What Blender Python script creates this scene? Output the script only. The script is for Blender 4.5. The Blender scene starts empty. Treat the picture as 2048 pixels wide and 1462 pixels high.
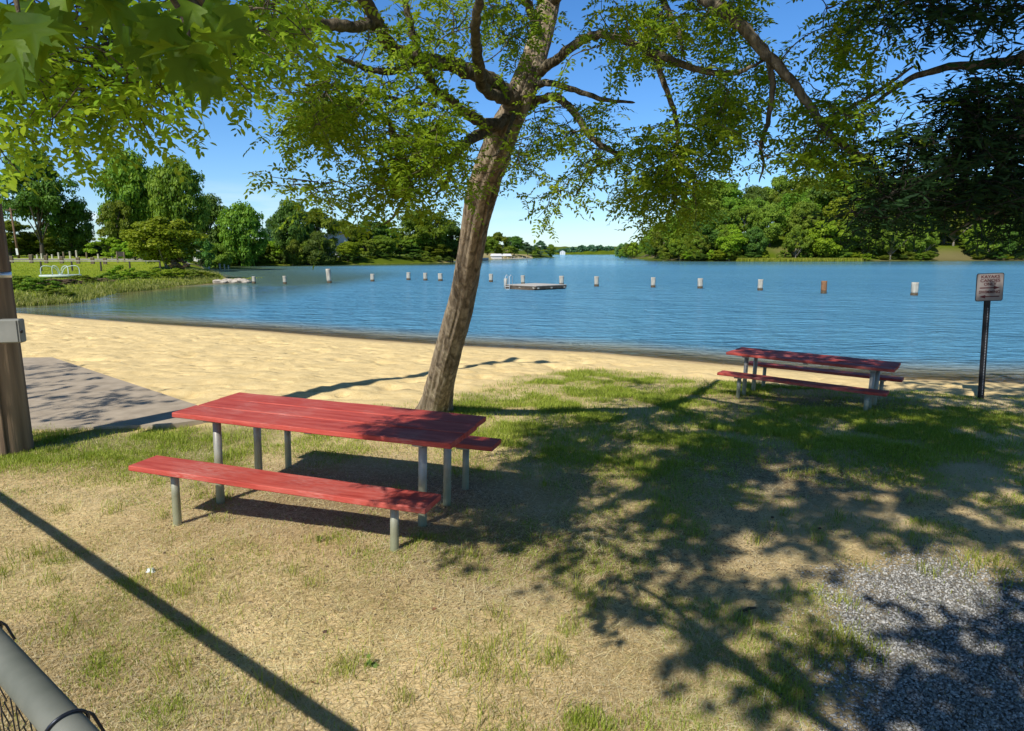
import bpy, math, random
import numpy as np
from math import radians, sin, cos, tan, atan, pi, hypot, atan2, sqrt
random.seed(7); RNG = np.random.default_rng(11)
scn = bpy.context.scene
COL = scn.collection
# ------------------------------------------------------------------ camera model
F, HZ, EYE = 1340.0, 507.0, 2.1
PITCH = atan((731 - HZ) / F)
def P(x, y, Y):
    """world point seen at photo pixel (x, y) at ground distance Y"""
    u = (x - 1024) / F; v = (731 - y) / F
    dy = cos(PITCH) + v * sin(PITCH); dz = -sin(PITCH) + v * cos(PITCH)
    t = Y / dy
    return (u * t, Y, EYE + dz * t)
def G(x, y, z=0.0):
    u = (x - 1024) / F; v = (731 - y) / F
    dy = cos(PITCH) + v * sin(PITCH); dz = -sin(PITCH) + v * cos(PITCH)
    t = (z - EYE) / dz
    return (u * t, dy * t)
SUN_AZ, SUN_EL = radians(33.5), radians(44)          # direction shadows fall (clockwise from +Y), sun height
SH = np.array([sin(SUN_AZ), cos(SUN_AZ)]) / tan(SUN_EL)
WZ = -0.5
# ------------------------------------------------------------------ noise
def _h(ix, iy, s):
    n = (ix.astype(np.int64) * 374761393 + iy.astype(np.int64) * 668265263 + s * 1442695041) & 0xffffffff
    n = ((n ^ (n >> 13)) * 1274126177) & 0xffffffff
    n = n ^ (n >> 16)
    return (n & 0xffff) / 65535.0
def vn(x, y, s=0):
    x = np.asarray(x, float); y = np.asarray(y, float)
    ix = np.floor(x); iy = np.floor(y); fx = x - ix; fy = y - iy
    fx = fx * fx * (3 - 2 * fx); fy = fy * fy * (3 - 2 * fy)
    a = _h(ix, iy, s); b = _h(ix + 1, iy, s); c = _h(ix, iy + 1, s); d = _h(ix + 1, iy + 1, s)
    return (a * (1 - fx) + b * fx) * (1 - fy) + (c * (1 - fx) + d * fx) * fy
def fbm(x, y, s=0, o=3):
    t = 0; a = .5; 
    for k in range(o):
        t = t + a * vn(x * 2 ** k, y * 2 ** k, s + k * 17); a *= .5
    return t / (1 - .5 ** o)
def sm(t): t = np.clip(t, 0, 1); return t * t * (3 - 2 * t)
# ------------------------------------------------------------------ lake outline
LAKE = [(400, 60), (120, 24), (60, 17), (30, 13.4), (20, 13.0), (11, 13.35), (8.6, 13.8), (6.6, 14.75), (4.8, 15.9), (2.4, 17.6), (-1.8, 19.1), (-5, 20.7),
        (-9, 23), (-13, 24.8), (-16.3, 26.5), (-20, 28.6), (-23.5, 30.6), (-25, 32.6), (-24, 34.4), (-23.2, 36.1), (-24.6, 40), (-26.5, 45.5), (-26.2, 49), (-27.3, 54.7), (-26.6, 60), (-27.6, 64.5),
        (-29.5, 69), (-36, 79), (-43, 92), (-47.5, 104), (-57, 118), (-70, 130), (-63, 143), (-45, 158), (-30, 172), (-24, 188), (-18, 200), (-20, 235), (-13, 278), (-2, 330), (12, 390), (30, 447), (28, 462), (-10, 520), (-60, 700),
        (-80, 1000), (-60, 1500), (120, 1650), (330, 1600), (260, 1100), (150, 700), (96, 560), (74, 420), (63, 357), (60, 300), (58, 262), (66, 238), (84, 234), (120, 238), (150, 247), (193, 255), (330, 290), (560, 300), (600, 150)]
LK = np.array(LAKE, float)
def sdist(x, y):
    """signed distance to the shore: + on land, - in the water"""
    x = np.asarray(x, float); y = np.asarray(y, float)
    best = np.full(x.shape, 1e18); ins = np.zeros(x.shape, bool)
    A = LK; B = np.roll(LK, -1, 0)
    for (ax, ay), (bx, by) in zip(A, B):
        ex, ey = bx - ax, by - ay
        t = np.clip(((x - ax) * ex + (y - ay) * ey) / (ex * ex + ey * ey), 0, 1)
        best = np.minimum(best, (x - ax - ex * t) ** 2 + (y - ay - ey * t) ** 2)
        c = ((ay > y) != (by > y)) & (x < (bx - ax) * (y - ay) / ((by - ay) if by != ay else 1e-9) + ax)
        ins ^= c
    d = np.sqrt(best) 
    return np.where(ins, -d, d)
def inpoly(x, y, poly):
    ins = np.zeros(np.shape(x), bool); q = list(poly)
    for (ax, ay), (bx, by) in zip(q, q[1:] + q[:1]):
        if ay == by: continue
        ins ^= ((ay > y) != (by > y)) & (x < (bx - ax) * (y - ay) / (by - ay) + ax)
    return ins
def polysd(x, y, poly):
    x = np.asarray(x, float); y = np.asarray(y, float)
    best = np.full(x.shape, 1e18); q = list(poly)
    for (ax, ay), (bx, by) in zip(q, q[1:] + q[:1]):
        ex, ey = bx - ax, by - ay
        t = np.clip(((x - ax) * ex + (y - ay) * ey) / (ex * ex + ey * ey + 1e-12), 0, 1)
        best = np.minimum(best, (x - ax - ex * t) ** 2 + (y - ay - ey * t) ** 2)
    d = np.sqrt(best)
    return np.where(inpoly(x, y, poly), d, -d)
# grass edge of the beach and gravel patch, as ground plans
TURF = [(-40, 7.2), (-9, 7.6), (-5.9, 7.75), (-4.2, 8.0), (-3.6, 8.05), (-2.4, 8.9), (-1.6, 9.45), (-1.0, 9.9), (-.65, 10.4), (-.2, 11.3), (.5, 12.6), (1.3, 13.5), (2.2, 13.6), (3.2, 12.9), (4.2, 12.5), (5.4, 12.1), (6.6, 11.7), (8.5, 11.3), (11, 11.1), (16, 11.3), (60, 12), (60, -60), (-40, -60)]
GRAV = [(1.36, 2.5), (1.5, 3.05), (1.75, 3.4), (2.0, 3.9), (2.35, 4.3), (2.95, 4.5), (3.4, 4.25), (4.2, 4.5), (5.6, 4.9), (9, 4.2), (9, -6), (1.6, -6), (1.2, 1)]
LAWN = [(-300, 31.5), (-60, 31.5), (-27, 32.2), (-22.4, 34), (-20, 60), (-20, 110), (-300, 170)]
def hgt(x, y, fine=True):
    x = np.asarray(x, float); y = np.asarray(y, float)
    d = sdist(x, y)
    dl = np.maximum(d, 0)
    near = WZ * (1 - np.clip(dl / 14, 0, 1)) ** 2
    lawn = WZ + .62 * sm(dl / 3.5) + np.interp(y, [30, 60, 75, 95, 160], [-.1, -.1, .85, 1.28, 1.5])
    far = WZ + 1.7 * sm(dl / 7) + 3.5 * sm((dl - 8) / 90) 
    gul = .45 + .75 * vn(x / 17, y / 17, 5)
    right = WZ + .35 * sm(dl / 5) + 6.5 * gul * sm((dl - 4) / 12) + 8 * sm((dl - 10) / 60)
    wl = sm((y - 29) / 6) * sm((-x - 10) / 8)
    wf = sm((y - 116) / 16); wr = sm((x - 45) / 8) * sm((y - 150) / 40)
    z = near * (1 - wl) + lawn * wl
    z = z * (1 - wf) + far * wf
    z = z * (1 - wr) + right * wr
    bed = WZ + np.where(d > -3, .11 * d, -.33 + .25 * (d + 3)); bed = np.maximum(bed, -3.5)
    z = np.where(d < 0, bed, z)
    if fine:
        k = np.clip(np.abs(d) / .8, .15, 1)
        nearm = (y < 45)
        sand = np.clip(.5 - polysd(x, y, TURF) * 1.2, 0, 1) * (d > -1)
        rel = (fbm(x * 2.1, y * 2.6, 3, 3) - .5) * .12 * np.clip(dl / 1.5, 0, 1)
        dent = -np.clip(vn(x * 3.4 + 9, y * 4.2, 21) - .62, 0, 1) * (.07 + .24 * sm((vn(x * .45, y * .6, 71) - .25) / .5)) * np.clip(dl / 2, 0, 1)
        grass = (fbm(x * .7, y * .7, 8, 4) - .5) * .09 + (fbm(x * 5, y * 5, 31, 2) - .5) * .012
        z = z + np.where(nearm, sand * (rel + dent) + (1 - sand) * grass * np.clip(dl / 2, 0, 1), np.clip(dl / 10, 0, 1) * (fbm(x * .12, y * .12, 4, 3) - .5) * .5 * wf)
    return z
def gz(x, y): return float(hgt(np.array([x]), np.array([y]))[0])
# ------------------------------------------------------------------ mesh helpers
def mesh_np(name, V, faces, attrs=None, smooth=False):
    V = np.asarray(V, np.float32)
    if not isinstance(faces, (list, tuple)): faces = [faces]
    faces = [np.asarray(f, np.int32) for f in faces if len(f)]
    me = bpy.data.meshes.new(name)
    me.vertices.add(len(V)); me.vertices.foreach_set('co', V.ravel())
    loops = np.concatenate([f.ravel() for f in faces])
    tot = np.concatenate([np.full(len(f), f.shape[1], np.int32) for f in faces])
    st = np.concatenate([[0], np.cumsum(tot)[:-1]]).astype(np.int32)
    me.loops.add(len(loops)); me.loops.foreach_set('vertex_index', loops)
    me.polygons.add(len(tot)); me.polygons.foreach_set('loop_start', st); me.polygons.foreach_set('loop_total', tot)
    if smooth: me.polygons.foreach_set('use_smooth', np.ones(len(tot), bool))
    for k, a in (attrs or {}).items():
        a = np.asarray(a, np.float32)
        if a.ndim == 1:
            at = me.attributes.new(k, 'FLOAT', 'POINT'); at.data.foreach_set('value', a)
        else:
            at = me.attributes.new(k, 'FLOAT_COLOR', 'POINT')
            c = np.ones((len(V), 4), np.float32); c[:, :a.shape[1]] = a; at.data.foreach_set('color', c.ravel())
    me.update(); me.validate()
    return me
class MB:
    def __init__(s): s.V = []; s.F = []; s.n = 0; s.sm = []
    def add(s, V, F, smooth=False):
        V = [tuple(map(float, v)) for v in V]
        s.V += V
        for f in F: s.F.append(tuple(int(i) + s.n for i in f)); s.sm.append(smooth)
        s.n += len(V)
    def box(s, c, size, rz=0, M=None, bev=0.0):
        hx, hy, hz = size[0] / 2, size[1] / 2, size[2] / 2
        b = min(bev, hx * .9, hy * .9, hz * .9)
        if b <= 0:
            pts = [(x * hx, y * hy, z * hz) for z in (-1, 1) for x, y in ((-1, -1), (1, -1), (1, 1), (-1, 1))]
            fs = [(3, 2, 1, 0), (4, 5, 6, 7), (0, 1, 5, 4), (1, 2, 6, 5), (2, 3, 7, 6), (3, 0, 4, 7)]
        else:
            pts = []; 
            def ring(ax, ay, z):
                k = b if (ax == hx) else b * .0
                return [(-ax + b, -ay, z), (ax - b, -ay, z), (ax, -ay + b, z), (ax, ay - b, z), (ax - b, ay, z), (-ax + b, ay, z), (-ax, ay - b, z), (-ax, -ay + b, z)]
            def ring2(z):
                ax, ay = hx - b, hy - b
                return [(-ax, -ay, z), (ax, -ay, z), (ax, -ay, z), (ax, ay, z), (ax, ay, z), (-ax, ay, z), (-ax, ay, z), (-ax, -ay, z)]
            R0 = [(x, y, -hz) for x, y in ((-hx + b, -hy + b), (hx - b, -hy + b), (hx - b, hy - b), (-hx + b, hy - b))]
            R1 = ring(hx, hy, -hz + b); R2 = ring(hx, hy, hz - b)
            R3 = [(x, y, hz) for x, y in ((-hx + b, -hy + b), (hx - b, -hy + b), (hx - b, hy - b), (-hx + b, hy - b))]
            pts = R0 + R1 + R2 + R3
            fs = [(3, 2, 1, 0), (20, 21, 22, 23)]
            for i in range(8): fs.append((4 + i, 4 + (i + 1) % 8, 12 + (i + 1) % 8, 12 + i))
            for j in range(4):
                i0 = 2 * j; i1 = (2 * j + 1); ip = (2 * j - 1) % 8
                fs.append((j, (j + 1) % 4, 4 + i1, 4 + i0)); fs.append((j, 4 + i0, 4 + ip))
                fs.append((20 + j, 12 + i0, 12 + i1, 20 + (j + 1) % 4)); fs.append((20 + j, 12 + ip, 12 + i0))
        cr, sr = cos(rz), sin(rz)
        out = []
        for x, y, z in pts:
            q = (c[0] + x * cr - y * sr, c[1] + x * sr + y * cr, c[2] + z)
            out.append(q)
        s.add(out, fs)
    def tube(s, pts, rad, n=8, caps=True, smooth=True, flat=None):
        V, Fc = tube_np(pts, rad, n, caps)
        s.add(V, Fc, smooth)
    def lathe(s, prof, n=20, c=(0, 0, 0), smooth=True):
        V = []; Fc = []
        for r, z in prof:
            for k in range(n): V.append((c[0] + r * cos(2 * pi * k / n), c[1] + r * sin(2 * pi * k / n), c[2] + z))
        for i in range(len(prof) - 1):
            for k in range(n): Fc.append((i * n + k, i * n + (k + 1) % n, (i + 1) * n + (k + 1) % n, (i + 1) * n + k))
        Fc.append(tuple(range(n))[::-1]); Fc.append(tuple((len(prof) - 1) * n + k for k in range(n)))
        s.add(V, Fc, smooth)
    def prism(s, poly, z0, z1):
        n = len(poly); V = [(x, y, z0) for x, y in poly] + [(x, y, z1) for x, y in poly]
        Fc = [tuple(range(n))[::-1], tuple(range(n, 2 * n))] + [(i, (i + 1) % n, n + (i + 1) % n, n + i) for i in range(n)]
        s.add(V, Fc)
    def mesh(s, name):
        me = bpy.data.meshes.new(name); me.from_pydata(s.V, [], s.F)
        me.polygons.foreach_set('use_smooth', s.sm); me.update()
        return me
    def build(s, name, mat, parent=None, loc=None): return put(name, s.mesh(name), mat, parent, loc)
def frames(pts):
    pts = np.asarray(pts, float); T = np.gradient(pts, axis=0); T /= np.linalg.norm(T, axis=1)[:, None] + 1e-12
    U = np.zeros_like(T); u = np.cross(T[0], [0.13, 1, .07]); 
    if np.linalg.norm(u) < .1: u = np.cross(T[0], [1, 0, 0])
    u /= np.linalg.norm(u)
    for i in range(len(T)):
        u = u - T[i] * np.dot(u, T[i]); u /= np.linalg.norm(u) + 1e-12; U[i] = u
    return T, U, np.cross(T, U)
def tube_np(pts, rad, n=8, caps=True):
    pts = np.asarray(pts, float); m = len(pts)
    rad = np.full(m, rad) if np.isscalar(rad) else np.asarray(rad, float)
    T, U, W = frames(pts); a = np.linspace(0, 2 * pi, n, endpoint=False)
    if rad.ndim == 1: rad = np.repeat(rad[:, None], n, 1)
    V = pts[:, None, :] + rad[:, :, None] * (U[:, None, :] * np.cos(a)[None, :, None] + W[:, None, :] * np.sin(a)[None, :, None])
    V = V.reshape(-1, 3)
    i = np.arange(m - 1)[:, None] * n; k = np.arange(n)[None, :]
    Fq = np.stack([i + k, i + (k + 1) % n, i + n + (k + 1) % n, i + n + k], -1).reshape(-1, 4)
    Fc = [tuple(f) for f in Fq]
    if caps: Fc += [tuple(range(n))[::-1], tuple(range((m - 1) * n, m * n))]
    return V, Fc
def catmull(pts, per=6):
    pts = np.asarray(pts, float); q = np.vstack([2 * pts[0] - pts[1], pts, 2 * pts[-1] - pts[-2]]); out = []
    for i in range(1, len(q) - 2):
        for t in np.linspace(0, 1, per, endpoint=False):
            a, b, c, d = q[i - 1], q[i], q[i + 1], q[i + 2]
            out.append(.5 * (2 * b + (c - a) * t + (2 * a - 5 * b + 4 * c - d) * t * t + (3 * b - a - 3 * c + d) * t ** 3))
    out.append(pts[-1]); return np.array(out)
def put(name, me, mat, parent=None, loc=None):
    o = bpy.data.objects.new(name, me); COL.objects.link(o)
    if mat is not None and me is not None and not len(me.materials): me.materials.append(mat)
    if parent is not None: o.parent = parent
    if loc is not None: o.location = loc
    return o
def tag(o, label=None, cat=None, group=None, kind=None):
    if label: o['label'] = label
    if cat: o['category'] = cat
    if group: o['group'] = group
    if kind: o['kind'] = kind
    return o
def thing(name, label, cat, loc=(0, 0, 0), rz=0, group=None):
    o = bpy.data.objects.new(name, None); COL.objects.link(o); o.empty_display_size = .1
    o.location = loc; o.rotation_euler = (0, 0, rz)
    return tag(o, label, cat, group)
def copy_tree(o, parent=None):
    c = o.copy(); COL.objects.link(c); c.parent = parent
    for ch in list(o.children): copy_tree(ch, c)
    return c
# ------------------------------------------------------------------ materials
def mat(name):
    m = bpy.data.materials.new(name); m.use_nodes = True; nt = m.node_tree
    b = nt.nodes['Principled BSDF']; return m, nt, b
def N(nt, t, **kw):
    n = nt.nodes.new(t)
    for k, v in kw.items():
        if k in n.inputs: n.inputs[k].default_value = v
        else: setattr(n, k, v)
    return n
def L(nt, a, ao, b, bi): nt.links.new(a.outputs[ao], b.inputs[bi])
def ramp(nt, stops, interp='LINEAR'):
    n = nt.nodes.new('ShaderNodeValToRGB'); cr = n.color_ramp; cr.interpolation = interp
    while len(cr.elements) < len(stops): cr.elements.new(.5)
    for e, (p, c) in zip(cr.elements, stops): e.position = p; e.color = (*c, 1) if len(c) == 3 else c
    return n
def mixc(nt, a, b, fac, mode='MIX'):
    n = nt.nodes.new('ShaderNodeMix'); n.data_type = 'RGBA'; n.blend_type = mode
    for src, idx in ((fac, 0), (a, 6), (b, 7)):
        if isinstance(src, (int, float)): n.inputs[idx].default_value = src
        elif isinstance(src, tuple) and len(src) in (3, 4) and not hasattr(src[0], 'outputs'): n.inputs[idx].default_value = (*src[:3], 1)
        else: nt.links.new(src, n.inputs[idx])
    return n.outputs[2]
def math_(nt, op, a, b=None, clamp=False):
    n = nt.nodes.new('ShaderNodeMath'); n.operation = op; n.use_clamp = clamp
    for i, s in enumerate((a, b)):
        if s is None: continue
        if isinstance(s, (int, float)): n.inputs[i].default_value = s
        else: nt.links.new(s, n.inputs[i])
    return n.outputs[0]
def noise(nt, scale, detail=4, vec=None, rough=.55, dist=0.0):
    n = N(nt, 'ShaderNodeTexNoise', Scale=scale, Detail=detail, Roughness=rough, Distortion=dist)
    if vec is not None: nt.links.new(vec, n.inputs['Vector'])
    return n.outputs['Fac']
def coords(nt, kind='Object', scale=(1, 1, 1)):
    t = nt.nodes.new('ShaderNodeTexCoord'); m = nt.nodes.new('ShaderNodeMapping'); m.inputs['Scale'].default_value = scale
    nt.links.new(t.outputs[kind], m.inputs['Vector']); return m.outputs[0]
def bump(nt, b, h, strength=.5, dist=.02):
    n = N(nt, 'ShaderNodeBump', Strength=strength, Distance=dist); nt.links.new(h, n.inputs['Height']); nt.links.new(n.outputs[0], b.inputs['Normal']); return n
def simple(name, c1, c2, scale=6, rough=.7, bmp=.2, metal=0, stretch=(1, 1, 1), dist=.01, detail=5, kind='Object', spec=.3):
    m, nt, b = mat(name); v = coords(nt, kind, stretch)
    f = noise(nt, scale, detail, v); r = ramp(nt, [(.3, c1), (.7, c2)]); nt.links.new(f, r.inputs[0])
    nt.links.new(r.outputs[0], b.inputs['Base Color']); b.inputs['Roughness'].default_value = rough; b.inputs['Metallic'].default_value = metal
    b.inputs['Specular IOR Level'].default_value = spec
    if bmp: bump(nt, b, noise(nt, scale * 2.5, detail, v), bmp, dist)
    return m
def leafmat(name, dark, mid, lite, trans=.35, tint=None, nscale=.35, rough=.55):
    m, nt, b = mat(name); out = nt.nodes['Material Output']
    at = N(nt, 'ShaderNodeAttribute', attribute_name='rnd')
    oi = nt.nodes.new('ShaderNodeObjectInfo')
    v = coords(nt, 'Object'); f = noise(nt, nscale, 2, v)
    s = math_(nt, 'ADD', math_(nt, 'MULTIPLY', at.outputs['Fac'], .55), math_(nt, 'MULTIPLY', f, .55))
    r = ramp(nt, [(.2, dark), (.55, mid), (.9, lite)]); nt.links.new(s, r.inputs[0])
    hs = N(nt, 'ShaderNodeHueSaturation'); nt.links.new(r.outputs[0], hs.inputs['Color'])
    nt.links.new(math_(nt, 'ADD', math_(nt, 'MULTIPLY', oi.outputs['Random'], .05), .475), hs.inputs['Hue'])
    nt.links.new(math_(nt, 'ADD', math_(nt, 'MULTIPLY', oi.outputs['Random'], .5), .75), hs.inputs['Value'])
    nt.links.new(hs.outputs[0], b.inputs['Base Color']); b.inputs['Roughness'].default_value = rough; b.inputs['Specular IOR Level'].default_value = .25
    tr = N(nt, 'ShaderNodeBsdfTranslucent'); tc = mixc(nt, hs.outputs[0], tint or (.30, .42, .02), .55)
    nt.links.new(tc, tr.inputs['Color'])
    mx = N(nt, 'ShaderNodeMixShader'); mx.inputs[0].default_value = trans
    L(nt, b, 0, mx, 1); L(nt, tr, 0, mx, 2); L(nt, mx, 0, out, 0)
    return m
def bark(name, c1, c2, c3, zs=.22, scale=9, bs=.9):
    m, nt, b = mat(name); v = coords(nt, 'Object', (1, 1, zs))
    f = noise(nt, scale, 8, v, .62, .6); f2 = noise(nt, scale * 4, 6, v, .6)
    r = ramp(nt, [(.34, c1), (.5, c2), (.66, c3)]); nt.links.new(f, r.inputs[0])
    g = N(nt, 'ShaderNodeAttribute', attribute_name='groove')
    big = noise(nt, 1.3, 3, coords(nt, 'Object'))
    c = mixc(nt, r.outputs[0], (c1[0] * .28, c1[1] * .28, c1[2] * .28), g.outputs['Fac'])
    c = mixc(nt, c, (.16, .155, .12), math_(nt, 'MULTIPLY', big, .35))
    nt.links.new(c, b.inputs['Base Color']); b.inputs['Roughness'].default_value = .92; b.inputs['Specular IOR Level'].default_value = .1
    bump(nt, b, math_(nt, 'ADD', f, math_(nt, 'MULTIPLY', f2, .35)), bs, .03)
    return m
M = {}
M['bark'] = bark('locust_bark', (.10, .07, .045), (.30, .225, .15), (.52, .42, .29), .14, 14)
M['limb'] = bark('limb_bark', (.035, .026, .017), (.11, .085, .055), (.26, .21, .14), .4, 18)
M['dark_limb'] = simple('dark_twig_bark', (.012, .010, .008), (.03, .025, .018), 12, .9, .3)
M['far_bark'] = simple('grey_tree_bark', (.05, .04, .03), (.16, .13, .10), 3, .9, .4)
M['pale_bark'] = simple('pale_tree_bark', (.22, .19, .15), (.4, .36, .3), 3, .9, .3)
M['locust_leaf'] = leafmat('locust_leaf', (.06, .17, .012), (.22, .41, .02), (.48, .64, .05), .5, nscale=.9)
M['gum_leaf'] = leafmat('broad_leaf', (.04, .11, .008), (.11, .23, .014), (.28, .42, .03), .6, nscale=2.5)
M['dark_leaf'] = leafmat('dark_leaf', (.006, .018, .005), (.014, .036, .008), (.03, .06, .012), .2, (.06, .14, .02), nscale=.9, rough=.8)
M['leaf_mid'] = leafmat('mid_green_leaf', (.05, .11, .010), (.17, .265, .02), (.34, .42, .04), .35, nscale=.12)
M['leaf_bright'] = leafmat('bright_green_leaf', (.10, .19, .008), (.26, .38, .016), (.45, .55, .04), .35, nscale=.15)
M['leaf_deep'] = leafmat('deep_green_leaf', (.03, .08, .014), (.09, .175, .022), (.19, .29, .04), .3, nscale=.12)
M['leaf_olive'] = leafmat('olive_leaf', (.07, .13, .012), (.2, .28, .025), (.36, .42, .055), .35, nscale=.12)
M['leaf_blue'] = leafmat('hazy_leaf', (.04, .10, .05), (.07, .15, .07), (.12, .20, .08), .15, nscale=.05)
M['shrub_tan'] = leafmat('dry_shrub_leaf', (.12, .085, .04), (.27, .2, .11), (.42, .33, .2), .2, (.3, .25, .1), nscale=.5)
M['grass'] = leafmat('grass_blade', (.14, .20, .014), (.30, .36, .03), (.52, .52, .10), .3, nscale=.8)
M['bank_blade'] = leafmat('bank_blade', (.12, .15, .02), (.30, .30, .06), (.52, .46, .2), .3, nscale=.4)
M['straw'] = leafmat('straw_blade', (.36, .27, .10), (.78, .64, .32), (.95, .87, .56), .25, (.4, .32, .12), nscale=1.2)
# ------------------------------------------------------------------ ground sheet
def axis(segs):
    out = [segs[0][0]]
    for a, b, s0, s1 in segs:
        x = a
        while x < b - 1e-6:
            t = (x - a) / (b - a); x += s0 * (s1 / s0) ** t; out.append(min(x, b))
    return np.array(out)
xs = axis([(-6000, -400, 1500, 30), (-400, -70, 24, 3), (-70, -25, 2.2, .4), (-25, -14, .3, .1), (-14, 12, .1, .1), (12, 30, .15, .8), (30, 260, 1, 4), (260, 6000, 6, 1500)])
ys = axis([(-4000, -60, 1200, 20), (-60, 1.5, 8, .12), (1.5, 9, .09, .07), (9, 24, .07, .09), (24, 70, .12, .9), (70, 260, 1, 2.2), (260, 500, 2.5, 8), (500, 8000, 12, 1500)])
X, Y = np.meshgrid(xs, ys); xf = X.ravel(); yf = Y.ravel()
dsh = sdist(xf, yf); Z = hgt(xf, yf)
hill = 9 * sm((yf - 1620) / 300) * (.35 + .65 * vn(xf / 260, yf / 400, 77))
Z = Z + np.where(dsh > 0, hill, 0)
turf = polysd(xf, yf, TURF); grav = polysd(xf, yf, GRAV)
lawnw = np.where(dsh > 0, sm((yf - 31) / 2.5) * sm((-xf - 18) / 5), 0)
g_grass = np.clip(.5 + turf * 1.6 + (fbm(xf * 1.8, yf * 1.8, 41, 3) - .5) * 1.3, 0, 1)
g_lush = sm((yf - 6.8 + .9 * fbm(xf * .8, yf * .8, 44, 2)) / 2.2) * np.clip(1.15 - np.abs(xf - 2.6) / 6.5, 0, 1)
g_lush = g_lush * (.3 + .7 * sm((fbm(xf * 1.7, yf * 1.7, 58, 3) - .38) / .2))
g_lush = np.maximum(g_lush, sm((-xf - 2.2) / 1.2) * sm((yf - 5.9) / 1) * .8)
green = np.where(yf > 30, 1.0, g_lush)
g_grass = np.where(yf > 31, np.where(xf > 12, 1, lawnw), g_grass)
g_grav = np.clip(.5 + grav * 2.2 + (fbm(xf * 4, yf * 4, 47, 3) - .5) * 1.6, 0, 1) * (yf < 12)
wet = np.where(yf < 45, np.clip(1.15 - dsh / (.35 + .45 * vn(xf * .5, yf * .5, 9)), 0, 1), 0)
bluff = .65 * np.where((xf > 45) & (yf > 180) & (yf < 420), sm((14 - dsh) / 6) * sm((vn(xf / 15, yf / 15, 61) - .3) / .2), 0)
dirt = np.zeros(len(xf))
for cx, cy, rx, ry in ((-1.3, 5.7, 1.9, 1.1), (4.9, 10.3, 1.8, .8), (.2, 4.6, 1.6, 1.0), (2.4, 6.6, 2.2, 1.2)):
    dirt = np.maximum(dirt, np.clip(1.3 - np.hypot((xf - cx) / rx, (yf - cy) / ry), 0, 1))
nx, ny = len(xs), len(ys)
idx = np.arange(nx * ny).reshape(ny, nx)
Q = np.stack([idx[:-1, :-1], idx[:-1, 1:], idx[1:, 1:], idx[1:, :-1]], -1).reshape(-1, 4)
cxf = xf[Q].mean(1); cyf = yf[Q].mean(1); cd = dsh[Q].mean(1)
zone = np.zeros(len(Q), int)
isg = g_grass[Q].mean(1) < .5
zone[(cyf < 31.5) & isg & (cd > -.0)] = 1
zone[(g_grav[Q].mean(1) > .5)] = 2
zone[cd <= 0] = 3
road_sd = np.abs(cyf - (91 + .03 * (-cxf - 60) + 3 * np.sin(cxf / 30)))
mg, nt, b = mat('ground_surface')
a1 = N(nt, 'ShaderNodeAttribute', attribute_name='m1'); a2 = N(nt, 'ShaderNodeAttribute', attribute_name='m2')
s1 = N(nt, 'ShaderNodeSeparateColor'); s2 = N(nt, 'ShaderNodeSeparateColor')
L(nt, a1, 'Color', s1, 0); L(nt, a2, 'Color', s2, 0)
v = coords(nt, 'Object')
n_f = noise(nt, 60, 6, v, .65); n_m = noise(nt, 7, 6, v, .6); n_l = noise(nt, .9, 4, v, .5); n_g = noise(nt, .07, 5, v, .55)
n_v = noise(nt, 160, 3, v, .6)
rs = ramp(nt, [(.25, (.60, .42, .17)), (.5, (.80, .60, .28)), (.75, (.90, .72, .38))]); nt.links.new(n_m, rs.inputs[0])
sandc = mixc(nt, rs.outputs[0], (.85, .65, .33), n_l)
sandc = mixc(nt, sandc, (.55, .36, .16), math_(nt, 'MULTIPLY', math_(nt, 'SUBTRACT', n_f, .5), 1.2, True))
wetc = mixc(nt, sandc, (.42, .30, .16), math_(nt, 'MULTIPLY', s2.outputs['Red'], .85))
rd = ramp(nt, [(.25, (.42, .29, .13)), (.5, (.74, .56, .29)), (.72, (.92, .76, .45))]); nt.links.new(math_(nt, 'ADD', math_(nt, 'MULTIPLY', n_f, .55), math_(nt, 'MULTIPLY', n_l, .45)), rd.inputs[0])
dk = mixc(nt, rd.outputs[0], (.13, .08, .045), math_(nt, 'MULTIPLY', s2.outputs['Green'], .7))
rg = ramp(nt, [(.3, (.045, .075, .010)), (.5, (.11, .15, .016)), (.7, (.2, .21, .035))]); nt.links.new(n_m, rg.inputs[0])
rgf = ramp(nt, [(.35, (.10, .16, .01)), (.5, (.22, .28, .016)), (.65, (.34, .36, .04))]); nt.links.new(math_(nt, 'ADD', math_(nt, 'MULTIPLY', n_g, .5), math_(nt, 'MULTIPLY', n_m, .5)), rgf.inputs[0])
gg = mixc(nt, rg.outputs[0], rgf.outputs[0], s1.outputs['Blue'])
thr = math_(nt, 'ADD', s1.outputs['Green'], math_(nt, 'MULTIPLY', math_(nt, 'SUBTRACT', n_m, .5), 1.4), True)
gr = mixc(nt, dk, gg, math_(nt, 'MULTIPLY', thr, .85))
gr = mixc(nt, gr, gg, s1.outputs['Blue'])
c = mixc(nt, wetc, gr, s1.outputs['Red'])
vo = N(nt, 'ShaderNodeTexVoronoi', Scale=55.0); nt.links.new(v, vo.inputs['Vector'])
rv = ramp(nt, [(.0, (.44, .42, .38)), (.35, (.26, .25, .23)), (.8, (.08, .075, .065))]); L(nt, vo, 'Distance', rv, 0)
c = mixc(nt, c, rv.outputs[0], math_(nt, 'MULTIPLY', s2.outputs['Blue'], .9))
soil = mixc(nt, (.36, .21, .12), (.52, .37, .25), n_m)
a3 = N(nt, 'ShaderNodeAttribute', attribute_name='soil')
c = mixc(nt, c, soil, a3.outputs['Fac'])
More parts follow.
